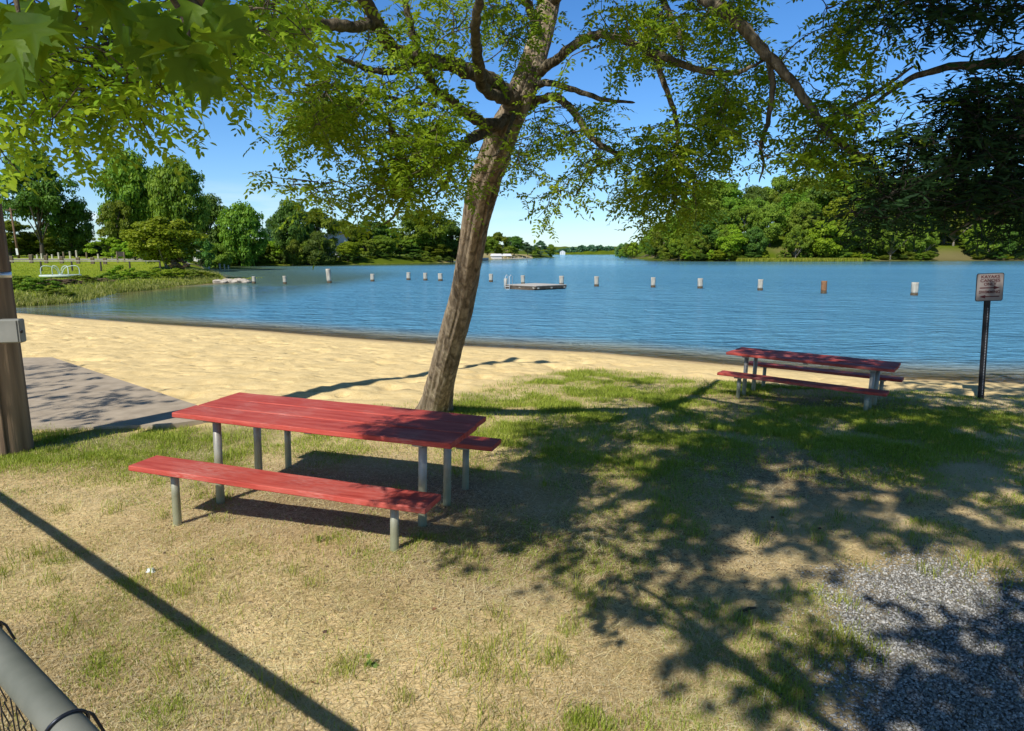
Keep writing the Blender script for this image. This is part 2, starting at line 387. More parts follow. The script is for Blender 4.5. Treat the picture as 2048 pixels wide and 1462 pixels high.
spos = N(nt, 'ShaderNodeSeparateXYZ'); nt.links.new(v, spos.inputs[0]); farw = N(nt, 'ShaderNodeMapRange'); farw.inputs['From Min'].default_value = 125; farw.inputs['From Max'].default_value = 160; L(nt, spos, 'Y', farw, 0)
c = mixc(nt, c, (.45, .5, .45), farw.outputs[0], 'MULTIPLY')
nt.links.new(c, b.inputs['Base Color']); b.inputs['Roughness'].default_value = .95; b.inputs['Specular IOR Level'].default_value = .08
foot = N(nt, 'ShaderNodeTexVoronoi', Scale=2.6); foot.feature = 'SMOOTH_F1'; nt.links.new(coords(nt, 'Object', (1, 1.35, 1)), foot.inputs['Vector'])
fo = math_(nt, 'MULTIPLY', math_(nt, 'MINIMUM', foot.outputs['Distance'], .32), math_(nt, 'SUBTRACT', 1.0, s1.outputs['Red']))
hh = math_(nt, 'ADD', math_(nt, 'MULTIPLY', fo, 2.4), math_(nt, 'ADD', math_(nt, 'MULTIPLY', n_f, .3), math_(nt, 'MULTIPLY', n_m, .55)))
bump(nt, b, hh, .8, .05)
m1 = np.stack([g_grass, green, (yf > 30).astype(float)], 1); m2 = np.stack([wet, dirt, g_grav], 1)
V3 = np.stack([xf, yf, Z], 1)
def sheet(name, mask, label=None):
    q = Q[mask]; u, inv = np.unique(q, return_inverse=True); inv = inv.reshape(q.shape)
    me = mesh_np(name, V3[u], inv, {'m1': m1[u], 'm2': m2[u], 'soil': bluff[u]}, True)
    o = put(name, me, mg); tag(o, kind='structure'); return o
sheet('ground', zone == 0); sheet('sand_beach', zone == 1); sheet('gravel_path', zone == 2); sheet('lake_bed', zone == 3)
# road behind the bollards, a pale sheet just above the ground
rx = np.linspace(-150, -38, 90); ry = 90.5 + .02 * (-rx - 60) + 1.2 * np.sin(rx / 22)
RV = []; 
for k, (a_, b_) in enumerate(zip(rx, ry)):
    for q in (-1.6, -.8, 0, .8, 1.6): RV.append((a_, b_ + q, gz(a_, b_ + q) + .07))
RV = np.array(RV); n5 = 5
RF = np.array([(i * n5 + j, (i + 1) * n5 + j, (i + 1) * n5 + j + 1, i * n5 + j + 1) for i in range(len(rx) - 1) for j in range(4)])
M['road'] = simple('pale_gravel_road', (.42, .39, .33), (.62, .58, .5), 2, .9, .2)
tag(put('road', mesh_np('road', RV, RF), M['road']), kind='structure')
# ------------------------------------------------------------------ water
wx = axis([(-5000, -100, 1500, 20), (-100, -30, 8, .6), (-30, 14, .5, .35), (14, 60, .6, 5), (60, 6000, 8, 1500)])
wy = axis([(8, 13, 2, .3), (13, 38, .3, .4), (38, 120, .6, 4), (120, 8000, 6, 1500)])
WX, WY = np.meshgrid(wx, wy); wxf = WX.ravel(); wyf = WY.ravel(); wd = -sdist(wxf, wyf)
wi = np.arange(len(wx) * len(wy)).reshape(len(wy), len(wx))
WQ = np.stack([wi[:-1, :-1], wi[:-1, 1:], wi[1:, 1:], wi[1:, :-1]], -1).reshape(-1, 4)
keep = (wd[WQ].max(1) > -2.5) | (wyf[WQ].mean(1) > 300); WQ = WQ[keep]
mw, nt, b = mat('lake_water'); out = nt.nodes['Material Output']
at = N(nt, 'ShaderNodeAttribute', attribute_name='depth')
shal = N(nt, 'ShaderNodeMapRange'); shal.inputs['From Min'].default_value = 0; shal.inputs['From Max'].default_value = 3.6; shal.interpolation_type = 'SMOOTHSTEP'
L(nt, at, 'Fac', shal, 0)
v = coords(nt, 'Object'); 
big = noise(nt, .035, 3, coords(nt, 'Object', (.35, 1, 1)))
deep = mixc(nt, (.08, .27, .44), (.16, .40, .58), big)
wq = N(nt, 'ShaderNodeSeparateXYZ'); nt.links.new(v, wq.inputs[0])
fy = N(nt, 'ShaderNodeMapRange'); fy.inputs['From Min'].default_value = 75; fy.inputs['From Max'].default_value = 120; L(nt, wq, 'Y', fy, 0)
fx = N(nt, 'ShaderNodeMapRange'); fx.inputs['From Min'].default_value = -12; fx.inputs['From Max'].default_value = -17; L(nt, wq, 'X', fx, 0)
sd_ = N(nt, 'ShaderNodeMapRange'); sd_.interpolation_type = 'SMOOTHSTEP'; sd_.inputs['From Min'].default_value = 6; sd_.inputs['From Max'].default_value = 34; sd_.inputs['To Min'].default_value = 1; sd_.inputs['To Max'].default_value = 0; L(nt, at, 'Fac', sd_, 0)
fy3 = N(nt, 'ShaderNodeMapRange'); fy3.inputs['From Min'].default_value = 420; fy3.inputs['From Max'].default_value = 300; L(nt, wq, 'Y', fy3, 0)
tree_refl = math_(nt, 'MULTIPLY', math_(nt, 'MULTIPLY', math_(nt, 'MAXIMUM', fy.outputs[0], math_(nt, 'MULTIPLY', fx.outputs[0], .8)), sd_.outputs[0]), fy3.outputs[0])
deep = mixc(nt, deep, (.10, .13, .03), tree_refl)  # olive body colour stands in for trees reflected near the far shores and cove
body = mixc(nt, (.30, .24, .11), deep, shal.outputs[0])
w1 = noise(nt, 2.6, 4, coords(nt, 'Object', (.55, 1.25, 1)), .55, .8)
w2 = noise(nt, .9, 4, coords(nt, 'Object', (.62, 1.5, 1)), .6, .6)
w3 = noise(nt, 8, 2, coords(nt, 'Object', (.6, 1.2, 1)), .5)
w4 = noise(nt, .28, 4, coords(nt, 'Object', (.6, 1.1, 1)), .6, .5)
hgtw = math_(nt, 'ADD', math_(nt, 'MULTIPLY', w1, 1.7), math_(nt, 'ADD', math_(nt, 'MULTIPLY', w2, 3.4), math_(nt, 'MULTIPLY', w3, .18)))
hgtw = math_(nt, 'ADD', hgtw, math_(nt, 'MULTIPLY', w4, 5.0))
wp = N(nt, 'ShaderNodeSeparateXYZ'); nt.links.new(v, wp.inputs[0])
cx_ = N(nt, 'ShaderNodeMapRange'); cx_.interpolation_type = 'SMOOTHSTEP'; cx_.inputs['From Min'].default_value = -19; cx_.inputs['From Max'].default_value = -9; cx_.inputs['To Min'].default_value = .11; L(nt, wp, 'X', cx_, 0)
cy_ = N(nt, 'ShaderNodeMapRange'); cy_.interpolation_type = 'SMOOTHSTEP'; cy_.inputs['From Min'].default_value = 50; cy_.inputs['From Max'].default_value = 62; cy_.inputs['To Min'].default_value = 0; cy_.inputs['To Max'].default_value = 1; L(nt, wp, 'Y', cy_, 0)
cz_ = N(nt, 'ShaderNodeMapRange'); cz_.interpolation_type = 'SMOOTHSTEP'; cz_.inputs['From Min'].default_value = 80; cz_.inputs['From Max'].default_value = 170; cz_.inputs['To Min'].default_value = 1; cz_.inputs['To Max'].default_value = .16; L(nt, wp, 'Y', cz_, 0)
calm = math_(nt, 'MULTIPLY', math_(nt, 'MAXIMUM', cx_.outputs[0], cy_.outputs[0]), cz_.outputs[0])
bp = N(nt, 'ShaderNodeBump', Strength=.6, Distance=.22); nt.links.new(hgtw, bp.inputs['Height']); nt.links.new(math_(nt, 'MULTIPLY', calm, .9), bp.inputs['Strength'])
gl = N(nt, 'ShaderNodeBsdfGlossy', Roughness=.05); gl.inputs['Color'].default_value = (.78, .93, 1, 1); L(nt, bp, 0, gl, 'Normal')
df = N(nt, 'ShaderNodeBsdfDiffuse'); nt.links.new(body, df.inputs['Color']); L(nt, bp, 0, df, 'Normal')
tp = N(nt, 'ShaderNodeBsdfTransparent'); tp.inputs['Color'].default_value = (.97, .96, .9, 1)
edge = N(nt, 'ShaderNodeMapRange'); edge.inputs['From Min'].default_value = 0; edge.inputs['From Max'].default_value = 1.3; L(nt, at, 'Fac', edge, 0)
mxb = N(nt, 'ShaderNodeMixShader'); L(nt, edge, 0, mxb, 0); L(nt, tp, 0, mxb, 1); L(nt, df, 0, mxb, 2)
fr = N(nt, 'ShaderNodeFresnel', IOR=1.42); L(nt, bp, 0, fr, 'Normal')
fac = math_(nt, 'MULTIPLY', fr.outputs[0], .95, True)
mxw = N(nt, 'ShaderNodeMixShader'); nt.links.new(fac, mxw.inputs[0]); L(nt, mxb, 0, mxw, 1); L(nt, gl, 0, mxw, 2); L(nt, mxw, 0, out, 0)
nt.nodes.remove(b)
u, inv = np.unique(WQ, return_inverse=True); inv = inv.reshape(WQ.shape)
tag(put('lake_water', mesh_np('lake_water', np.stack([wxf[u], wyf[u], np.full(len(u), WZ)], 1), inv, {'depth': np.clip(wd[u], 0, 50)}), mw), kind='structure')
# ------------------------------------------------------------------ concrete pad
M['concrete'] = simple('concrete', (.33, .265, .19), (.50, .41, .30), 4, .85, .3, detail=9)
pad = [(-9.3, 13.4), (-4.35, 9.05), (-3.85, 8.3), (-4.2, 8.02), (-5.9, 7.75), (-10.5, 7.5), (-13, 8), (-13, 13.1)]
pb = MB(); pb.prism(pad, -.3, .0); o = pb.build('concrete_pad', M['concrete']); tag(o, kind='structure'); o.location.z = .03
# ------------------------------------------------------------------ picnic tables
def redpaint():
    m, nt, b = mat('red_paint'); v = coords(nt, 'Object', (.35, 3, 3)); v2 = coords(nt, 'Object')
    n1 = noise(nt, 7, 8, v, .65); n2 = noise(nt, 2.1, 5, v2, .6); n3 = noise(nt, 40, 4, v, .6)
    r = ramp(nt, [(.3, (.35, .042, .030)), (.5, (.47, .072, .052)), (.7, (.57, .13, .095))]); nt.links.new(n1, r.inputs[0])
    w = ramp(nt, [(.46, (0, 0, 0)), (.64, (1, 1, 1))]); nt.links.new(n2, w.inputs[0])
    w2 = ramp(nt, [(.42, (0, 0, 0)), (.60, (1, 1, 1))]); nt.links.new(n3, w2.inputs[0])
    c = mixc(nt, r.outputs[0], (.58, .27, .23), math_(nt, 'MULTIPLY', math_(nt, 'MULTIPLY', w.outputs[0], w2.outputs[0]), .6))
    gp_ = noise(nt, 3.1, 9, coords(nt, 'Object', (.25, 6, 3)), .75); gr2 = ramp(nt, [(.60, (0, 0, 0)), (.66, (1, 1, 1))]); nt.links.new(gp_, gr2.inputs[0])
    c = mixc(nt, c, (.12, .02, .018), math_(nt, 'MULTIPLY', gr2.outputs[0], .5))
    nt.links.new(c, b.inputs['Base Color']); b.inputs['Roughness'].default_value = .7; b.inputs['Specular IOR Level'].default_value = .25
    bump(nt, b, math_(nt, 'ADD', n1, n3), .25, .004); return m
M['red'] = redpaint()
def galv():
    m, nt, b = mat('painted_pipe'); v = coords(nt, 'Object'); f = noise(nt, 6, 5, v)
    g = N(nt, 'ShaderNodeSeparateXYZ'); nt.links.new(v, g.inputs[0])
    low = N(nt, 'ShaderNodeMapRange'); low.inputs['From Min'].default_value = .1; low.inputs['From Max'].default_value = .5; low.inputs['To Min'].default_value = 1; low.inputs['To Max'].default_value = 0
    L(nt, g, 'Z', low, 0)
    r = ramp(nt, [(.35, (.26, .25, .22)), (.7, (.45, .43, .37))]); nt.links.new(f, r.inputs[0])
    c = mixc(nt, r.outputs[0], (.28, .30, .14), math_(nt, 'MULTIPLY', low.outputs[0], .6))
    nt.links.new(c, b.inputs['Base Color']); b.inputs['Roughness'].default_value = .5; b.inputs['Metallic'].default_value = .25
    bump(nt, b, noise(nt, 30, 4, v), .15, .004); return m
M['pipe'] = galv()
def warp_board(x0, x1, y0, y1, z0, z1, seed, nseg=24):
    """a long plank with worn edges and slight bow"""
    r = random.Random(seed); V = []; Fc = []
    b_ = .006
    ring = [(y0 + b_, z0), (y1 - b_, z0), (y1, z0 + b_), (y1, z1 - b_), (y1 - b_, z1), (y0 + b_, z1), (y0, z1 - b_), (y0, z0 + b_)]
    for i in range(nseg + 1):
        t = i / nseg; x = x0 + (x1 - x0) * t
        bow = .004 * sin(t * pi * 1.3 + seed); jy = .0025 * sin(t * 17 + seed * 2) + r.uniform(-.0012, .0012); 
        for y, z in ring: V.append((x + r.uniform(-.001, .001), y + jy, z + bow + r.uniform(-.0008, .0008)))
    for i in range(nseg):
        for k in range(8): Fc.append((i * 8 + k, (i + 1) * 8 + k, (i + 1) * 8 + (k + 1) % 8, i * 8 + (k + 1) % 8))
    Fc.append(tuple(range(8))); Fc.append(tuple(nseg * 8 + k for k in range(8))[::-1])
    return V, [f[::-1] for f in Fc]
def picnic_table(label, loc, rot, bo, bo2, bx, bx2, legx, group):
    t = thing('picnic_table', label, 'picnic table', loc); t.rotation_euler = rot; t['group'] = group
    mb = MB(); w = .86 / 3
    for k in range(3):
        y0 = -.43 + k * w + (.0055 if k else 0); y1 = -.43 + (k + 1) * w - (.0055 if k < 2 else 0)
        off = (0, .006, -.012)[k]
        mb.add(*warp_board(-1.22 + off, 1.22 + off, y0, y1, .715 + k * .0008, .757 + (0, .003, .001)[k], k + 3))
    mb.build('tabletop', M['red'], t)
    for x in (-legx, 0, legx): mb = MB(); mb.box((x, 0, .70), (.09 if x else .06, .74, .028), bev=.004); mb.build('cross_brace', M['pipe'], t)
    for s, o_, bxx in ((-1, bo, bx), (1, bo2, bx2)):
        mb = MB(); mb.add(*warp_board(-1.22 + bxx, 1.22 + bxx, s * o_ - .143, s * o_ + .143, .402, .444, 9 + s))
        st = mb.build('seat', M['red'], t)
        for x in (-legx - .0, legx):
            mb = MB(); mb.box((x, s * o_, .39), (.12, .2, .02), bev=.003); mb.build('bracket', M['pipe'], st)
            mb = MB(); mb.lathe([(.031, -.25), (.0315, .0), (.0305, .2), (.0305, .38)], 18, (x, s * o_, 0)); mb.build('leg', M['pipe'], t)
    for x in (-legx, legx):
        for y in (-.26, .26):
            mb = MB(); mb.lathe([(.034, -.25), (.0345, .0), (.0335, .3), (.0335, .69)], 18, (x, y, 0)); mb.build('leg', M['pipe'], t)
    return t
GRP_T = 'red picnic tables on the shore'
picnic_table('red plank picnic table with two benches beside the leaning tree, mostly sunlit', (-1.52, 5.44, .02), (.0, .03, -.279), .75, .72, 0, 0, .93, GRP_T)
picnic_table('shaded red picnic table with two benches near the waterline and the sign', (4.757, 10.574, -.29), (-.01, .019, -.634), .56, .86, -.03, 0, .93, GRP_T)
# ------------------------------------------------------------------ sign
def text_part(txt, size, mat_, parent, loc, rot, sx=1.0, name='lettering'):
    cu = bpy.data.curves.new('lettering', 'FONT'); cu.body = txt; cu.size = size; cu.align_x = 'CENTER'; cu.align_y = 'CENTER'; cu.extrude = .0012; cu.offset = size * .018
    to = bpy.data.objects.new('tmp', cu); COL.objects.link(to); bpy.context.view_layer.update()
    me = bpy.data.meshes.new_from_object(to.evaluated_get(bpy.context.evaluated_depsgraph_get())); bpy.data.objects.remove(to)
    o = put(name, me, mat_, parent, loc); o.rotation_euler = rot; o.scale = (sx, 1, 1); return o
M['sign_white'] = simple('sign_white', (.20, .175, .165), (.27, .24, .225), 5, .6, .05)
M['maroon'] = simple('maroon_paint', (.05, .004, .008), (.08, .006, .012), 8, .5, 0)
M['black_metal'] = simple('dark_metal', (.01, .012, .016), (.03, .03, .035), 12, .5, .1, .4)
sy = 11.0; sx_, sy_ = G(1965, 785, -.2); szb = gz(sx_, sy_)
sg = thing('sign_post', 'white rectangular sign with maroon lettering and two arrows on dark metal post', 'sign', (sx_, sy_, szb))
sg.rotation_euler = (0, radians(-2.6), radians(-8))
scl = sy_ / F
ztop = P(1978, 546, sy_)[2] - szb; zbot = P(1978, 602, sy_)[2] - szb
zc = (ztop + zbot) / 2; sh_ = ztop - zbot; sw = 50 * scl
mb = MB()
pr = [(-.05, .0), (-.044, 0), (-.03, -.03), (.03, -.03), (.044, 0), (.05, 0), (.05, .006), (.04, .006), (.026, -.022), (-.026, -.022), (-.04, .006), (-.05, .006)]
mb.prism([(x, y + .03) for x, y in pr], -.4, ztop - .03)
post = mb.build('post', M['black_metal'], sg)
mb = MB()
for k in range(56): mb.lathe([(.006, -.001), (.006, .001)], 8, (0, 0, 0)) if False else mb.box((0, -.0012, .08 + k * .0262), (.011, .002, .011))
mb.build('bolt_hole', simple('hole_light', (.3, .33, .38), (.45, .48, .52), 5, .6, 0), post)
def rrect(w, h, r, n=5):
    out = []
    for cx, cy, a0 in ((w / 2 - r, h / 2 - r, 0), (-w / 2 + r, h / 2 - r, 90), (-w / 2 + r, -h / 2 + r, 180), (w / 2 - r, -h / 2 + r, 270)):
        for k in range(n): a = radians(a0 + 90 * k / (n - 1)); out.append((cx + r * cos(a), cy + r * sin(a)))
    return out
def slab_xz(poly, y0, y1):
    n = len(poly); V = [(x, y0, z) for x, z in poly] + [(x, y1, z) for x, z in poly]
    return V, [tuple(range(n)), tuple(range(n, 2 * n))[::-1]] + [(i, n + i, n + (i + 1) % n, (i + 1) % n) for i in range(n)]
mb = MB(); mb.add(*slab_xz([(x, z + zc) for x, z in rrect(sw, sh_, .03)], -.012, -.006)); pn = mb.build('sign_border', M['black_metal'], sg)
mb = MB(); mb.add(*slab_xz([(x, z + zc) for x, z in rrect(sw - .022, sh_ - .022, .025)], -.0145, -.0125)); pn = mb.build('sign_panel', M['sign_white'], sg)
R90 = (radians(90), 0, 0)
for txt, fz, s_, sx2 in (('KAYAKS', .37, .068, 1.12), ('CANOES', .235, .068, 1.12), ('ONLY', .105, .064, 1.1), ('SWIMMING', -.175, .066, .95)):
    text_part(txt, s_, M['maroon'], pn, (0, -.0165, zc + fz * sh_), R90, sx2)
for fz, dr in ((-.02, 1), (-.335, -1)):
    ar = [(-.15, -.008), (.06, -.008), (.06, -.028), (.15, 0), (.06, .028), (.06, .008), (-.15, .008)]
    ar = [(dr * x, z + zc + fz * sh_) for x, z in ar]
    if dr < 0: ar = ar[::-1]
    mb = MB(); mb.add(*slab_xz(ar, -.0175, -.015)); mb.build('arrow', M['maroon'], pn)
# ------------------------------------------------------------------ utility pole (left edge)
M['pole_wood'] = simple('weathered_pole_wood', (.07, .045, .03), (.3, .21, .13), 9, .9, .6, 0, (1, 1, .06), .02, 8)
M['box_grey'] = simple('grey_box_paint', (.19, .19, .165), (.28, .28, .25), 3, .6, .05)
px_, py_ = -5.42, 7.0
pz = gz(px_, py_)
up = thing('utility_pole', 'thick weathered wooden utility pole with grey metal box at the left edge', 'utility pole', (px_, py_, pz))
n = 40; hs_ = np.linspace(-.3, 9.6, 90); ang = np.linspace(0, 2 * pi, n, endpoint=False)
RR = np.interp(hs_, [0, 9.6], [.205, .12])[:, None] * (1 + .025 * (vn(ang[None, :] * 5 + 40, hs_[:, None] * .6, 3) - .5) * 2 - .05 * np.exp(-((ang[None, :] - 5.2) / .07) ** 2))
V, Fc = tube_np(np.stack([0 * hs_, 0 * hs_, hs_], 1), RR, n)
mb = MB(); mb.add(V, Fc, True); mb.build('pole', M['pole_wood'], up)
mb = MB(); mb.box((.0, -.19, 1.3), (.2, .03, 2.9), 0, bev=.006); mb.build('cable_guard', M['pole_wood'], up)
mb = MB(); mb.lathe([(.19, 1.86), (.193, 1.86), (.193, 1.92), (.19, 1.92)], 30); mb.build('metal_band', simple('steel_band', (.5, .5, .5), (.7, .7, .7), 6, .4, .1, .7), up)
bx = P(34, 660, 6.85)
mb = MB(); mb.box((0, 0, 0), (.2, .12, .24), .25, bev=.012); mb.box((.0, -.066, 0), (.18, .012, .22), .25, bev=.004)
eb = mb.build('electrical_box', M['box_grey'], up); eb.location = (bx[0] - px_, -.22, bx[2] - pz)
mb = MB(); mb.box((-.09, -.08, 0), (.012, .02, .2), .25); mb.build('hinge', M['black_metal'], eb)
mb = MB(); mb.lathe([(.012, -.02), (.014, 0), (.014, .01)], 10, (.11, -.02, 0)); mb.build('latch', M['black_metal'], eb)
mb = MB(); mb.tube([(.0, -.215, 1.2), (.0, -.215, .2), (.01, -.21, -.1)], .02, 10); mb.build('conduit', M['box_grey'], up)
# floodlight on the pole top (above the frame)
mb = MB(); mb.tube([(0, 0, 8.2), (.5, .1, 8.5), (1.0, .2, 8.55)], .03, 8); mb.box((1.15, .25, 8.52), (.5, .28, .14), .2, bev=.03); mb.build('lamp_arm', M['box_grey'], up)
# ------------------------------------------------------------------ chain link fence in front of the camera
RH = 1.25
def G2(x, y, z): return G(x, y, z)
ra = np.array(G(-8, 1299, RH)); rb = np.array(G(97, 1417, RH)); dr_ = (rb - ra) / np.linalg.norm(rb - ra)
A0 = ra - dr_ * 8.5; A1 = ra + dr_ * 3.2
M['galv'] = simple('galvanised_pipe', (.11, .12, .10), (.20, .205, .175), 5, .7, .06, 0)
M['wire'] = simple('dark_wire', (.02, .025, .035), (.05, .055, .07), 20, .35, 0, .6)
fe = thing('chain_link_fence', 'chain link fence with grey pipe rail and dark wire ties at the bottom left corner', 'fence', (A0[0], A0[1], 0), atan2(dr_[1], dr_[0]))
LEN = float(np.linalg.norm(A1 - A0))
mb = MB(); mb.tube([(0, 0, RH), (LEN / 2, 0, RH), (LEN, 0, RH)], .032, 40); mb.build('top_rail', M['galv'], fe)
for x in (.0, LEN):
    mb = MB(); mb.lathe([(.04, -.3), (.04, RH), (.03, RH + .03), (.005, RH + .05)], 20, (x, 0, 0)); mb.build('post', M['galv'], fe)
mb = MB(); pitch_ = .068; tn = int(LEN / pitch_); zs_ = np.arange(.04, RH - .03, pitch_ / 2)
for k in range(tn):
    pts = [(pitch_ * (k + (.5 if (j % 2) else -.02)) , .04 + .003 * (1 if (j + k) % 2 else -1), z) for j, z in enumerate(zs_)]
    mb.tube(pts, .0016, 4, False); 
    pts = [(pitch_ * (k + (.52 if (j % 2) else 1.02)), .04 - .003 * (1 if (j + k) % 2 else -1), z) for j, z in enumerate(zs_)]
    mb.tube(pts, .0016, 4, False)
mb.build('wire_mesh', M['wire'], fe)
ta = 8.5
for dx in (-.10, -.33, .4, -.8, 1.0):
    mb = MB(); pts = []
    for k in range(33):
        a = 2 * pi * k / 32 * 1.12 + 2.6
        pts.append((ta + dx + .012 * sin(a), -.0355 * cos(a) * 1.02, RH + .0362 * sin(a)))
    mb.tube(pts, .0032, 8)
    mb.tube([(ta + dx, .036, RH + .012), (ta + dx - .02, .05, RH - .01), (ta + dx + .012, .055, RH - .035), (ta + dx - .01, .046, RH - .05)], .0032, 8)
    mb.build('wire_tie', M['wire'], fe)
# ------------------------------------------------------------------ pilings
M['piling'] = simple('pale_piling_wood', (.3, .27, .22), (.62, .58, .48), 5, .85, .4, 0, (1, 1, .3))
M['piling_wet'] = simple('wet_piling_base', (.05, .035, .02), (.12, .09, .05), 8, .7, .3)
M['rust'] = simple('rusty_band', (.2, .09, .04), (.3, .16, .08), 8, .8, .2)
PIL = [(508, 553, 567, 7, 'piling at the tip of the rock spit, pale and leaning'), (570, 552, 568, 7, 'short dark-footed piling, second from the rock spit'), (659, 538, 566, 9, 'tallest leaning pale piling in the lake, third from the rock spit'),
       (745, 548, 563, 8, 'short piling midway between the tallest piling and the leaning tree'), (817, 545, 560, 8, 'leftmost of the three pilings just left of the tree trunk'), (851, 546, 561, 8, 'middle of the three pilings just left of the tree trunk'),
       (881, 547, 562, 9, 'rightmost of the three pilings just left of the tree trunk'), (982, 548, 564, 8, 'piling between the tree trunk and the swim raft'), (1046, 551, 569, 8, 'piling standing behind the middle of the swim raft'),
       (1123, 552, 571, 9, 'piling standing behind the right corner of the swim raft'), (1193, 553, 573, 9, 'first piling right of the swim raft'), (1306, 555, 575, 9, 'second piling right of the swim raft'),
       (1400, 557, 577, 10, 'third piling right of the swim raft'), (1520, 559, 581, 10, 'fourth piling right of the swim raft'), (1647, 562, 587, 11, 'brown weathered piling, fifth right of the swim raft'), (1828, 565, 591, 13, 'thickest piling, nearest the sign on the right')]
for i, (x, yt, yb, w, lab) in enumerate(PIL):
    gx, gy = G(x, yb, WZ); h = (yb - yt) * gy / F * 1.0; r = w * gy / F / 2
    t = thing('piling', lab, 'piling', (gx, gy, WZ), random.uniform(0, 6), 'pilings standing in the lake')
    t.rotation_euler = (random.uniform(-.02, .02), (-.07 if i == 2 else random.uniform(-.03, .03)), random.uniform(0, .2))
    mb = MB(); hh_ = np.linspace(.16, h, 9); an = np.linspace(0, 2 * pi, 16, endpoint=False)
    Rr = r * (1 + .12 * (vn(an[None, :] * 2 + i * 7, hh_[:, None] * 6, i) - .5)); V, Fc = tube_np(np.stack([0 * hh_, 0 * hh_, hh_], 1), Rr, 16)
    mb.add(V, Fc, True); mb.build('post', M['rust'] if i == 14 else M['piling'], t)
    mb = MB(); mb.lathe([(r * 1.03, -1.5), (r * 1.05, .0), (r * 1.02, .17)], 16); mb.build('wet_foot', M['piling_wet'], t)
# ------------------------------------------------------------------ swim raft
M['deck'] = simple('bleached_deck', (.42, .38, .33), (.62, .58, .52), 3, .8, .2, 0, (1, 6, 1))
M['raft_side'] = simple('dark_raft_side', (.05, .04, .03), (.14, .11, .08), 4, .8, .2)
M['white'] = simple('white_paint', (.55, .55, .53), (.7, .7, .68), 4, .5, .05)
rf = thing('swim_raft', 'square wooden swim raft with a small ladder floating inside the piling line', 'raft', (1.75, 50.4, WZ), radians(44))
mb = MB(); n_b = 18; S_ = 3.3
for k in range(n_b): mb.box((0, -S_ / 2 + (k + .5) * S_ / n_b, .3), (S_, S_ / n_b - .012, .04), bev=.005)
mb.build('deck', M['deck'], rf)
mb = MB()
for s in (-1, 1): mb.box((0, s * (S_ / 2 - .03), .18), (S_ - .02, .05, .19)); mb.box((s * (S_ / 2 - .03), 0, .18), (.05, S_ - .14, .19))
mb.build('side_board', M['raft_side'], rf)
for k in range(4):
    mb = MB(); mb.tube([(-1.6 + k * 1.07, -1.45, .0), (-1.6 + k * 1.07, 1.45, .0)], .16, 12); mb.build('float', M['raft_side'], rf)
for x in (-1.4, 0, 1.4):
    mb = MB(); mb.box((x, -S_ / 2 - .01, .14), (.18, .02, .1)); mb.build('bracket', M['piling'], rf)
    mb = MB(); mb.box((-S_ / 2 - .01, x, .14), (.02, .18, .1)); mb.build('bracket', M['piling'], rf)
ld = MB()
for x in (-.22, .22):
    ld.tube([(-S_ / 2 + .1 + .0, S_ / 2 - .35 + x - .2, .3), (-S_ / 2 + .1, S_ / 2 - .35 + x - .2, .95), (-S_ / 2 - .05, S_ / 2 - .35 + x - .2, 1.05), (-S_ / 2 - .2, S_ / 2 - .35 + x - .2, .9), (-S_ / 2 - .2, S_ / 2 - .35 + x - .2, -.6)], .02, 8)
for z in (.2, .0, -.3): ld.tube([(-S_ / 2 - .2, S_ / 2 - .77, z), (-S_ / 2 - .2, S_ / 2 - .33, z)], .02, 6)
ld.build('ladder', M['white'], rf)
mb = MB(); mb.lathe([(.13, .0), (.13, .72), (.1, .76)], 14, (-S_ / 2 + .1, S_ / 2 - .05, 0)); mb.build('corner_post', M['piling'], rf)
# ------------------------------------------------------------------ merry-go-round, rail fence, bollards on the left lawn
M['mgr'] = simple('pale_green_paint', (.42, .52, .45), (.62, .68, .6), 4, .5, .1)
mx_, my_ = G(122, 556.5, -.02); 
mgr = thing('merry_go_round', 'pale green playground merry-go-round with flaring bars on the lawn', 'merry-go-round', (mx_, my_, gz(mx_, my_)))
mb = MB(); mb.lathe([(.3, .05), (1.5, .1), (1.56, .14), (1.56, .24), (1.5, .27), (.2, .28)], 40); mb.build('platform', M['mgr'], mgr)
mb = MB(); mb.lathe([(.2, -.1), (.2, .28), (.12, .36), (.05, .38)], 16); mb.build('hub', M['mgr'], mgr)
for k in range(8):
    a = 2 * pi * k / 8 + .2; c_, s_ = cos(a), sin(a); mb = MB()
    mb.tube(catmull([(.12 * c_, .12 * s_, .3), (.3 * c_, .3 * s_, .75), (.7 * c_, .7 * s_, .98), (1.3 * c_, 1.3 * s_, 1.02), (1.5 * c_, 1.5 * s_, .75), (1.5 * c_, 1.5 * s_, .26)], 4), .028, 8)
    mb.build('handrail', M['mgr'], mgr)
M['fence_dark'] = simple('dark_fence_post', (.03, .025, .02), (.07, .06, .05), 6, .8, .2)
pts = []
for x, yb in ((-60, 543), (22, 546), (84, 549), (146, 552), (204, 554.5), (262, 557), (322, 553)):
    Yd = 66.0; q = P(x, yb, Yd); pts.append((q[0], Yd, gz(q[0], Yd)))
rf2 = thing('rail_fence', 'low fence of dark posts and one thin pale rail across the left lawn', 'fence', (pts[0][0], pts[0][1], pts[0][2]))
o0 = np.array(pts[0])
for p_ in pts:
    q = np.array(p_) - o0; mb = MB(); mb.box((q[0], q[1], q[2] + .45), (.13, .13, 1.0), .2, bev=.01); mb.build('post', M['fence_dark'], rf2)
mb = MB(); mb.tube([tuple(np.array(p_) - o0 + np.array([0, 0, .97])) for p_ in pts], .045, 6); mb.build('rail', M['piling'], rf2)
M['bollard'] = simple('brown_bollard_wood', (.09, .065, .04), (.22, .17, .11), 6, .85, .3)
BOL = [(24, 529, 9), (63, 526, 8), (93, 527.5, 7), (124, 529, 7), (157, 531, 6), (186, 531.5, 5), (211, 532, 5)]
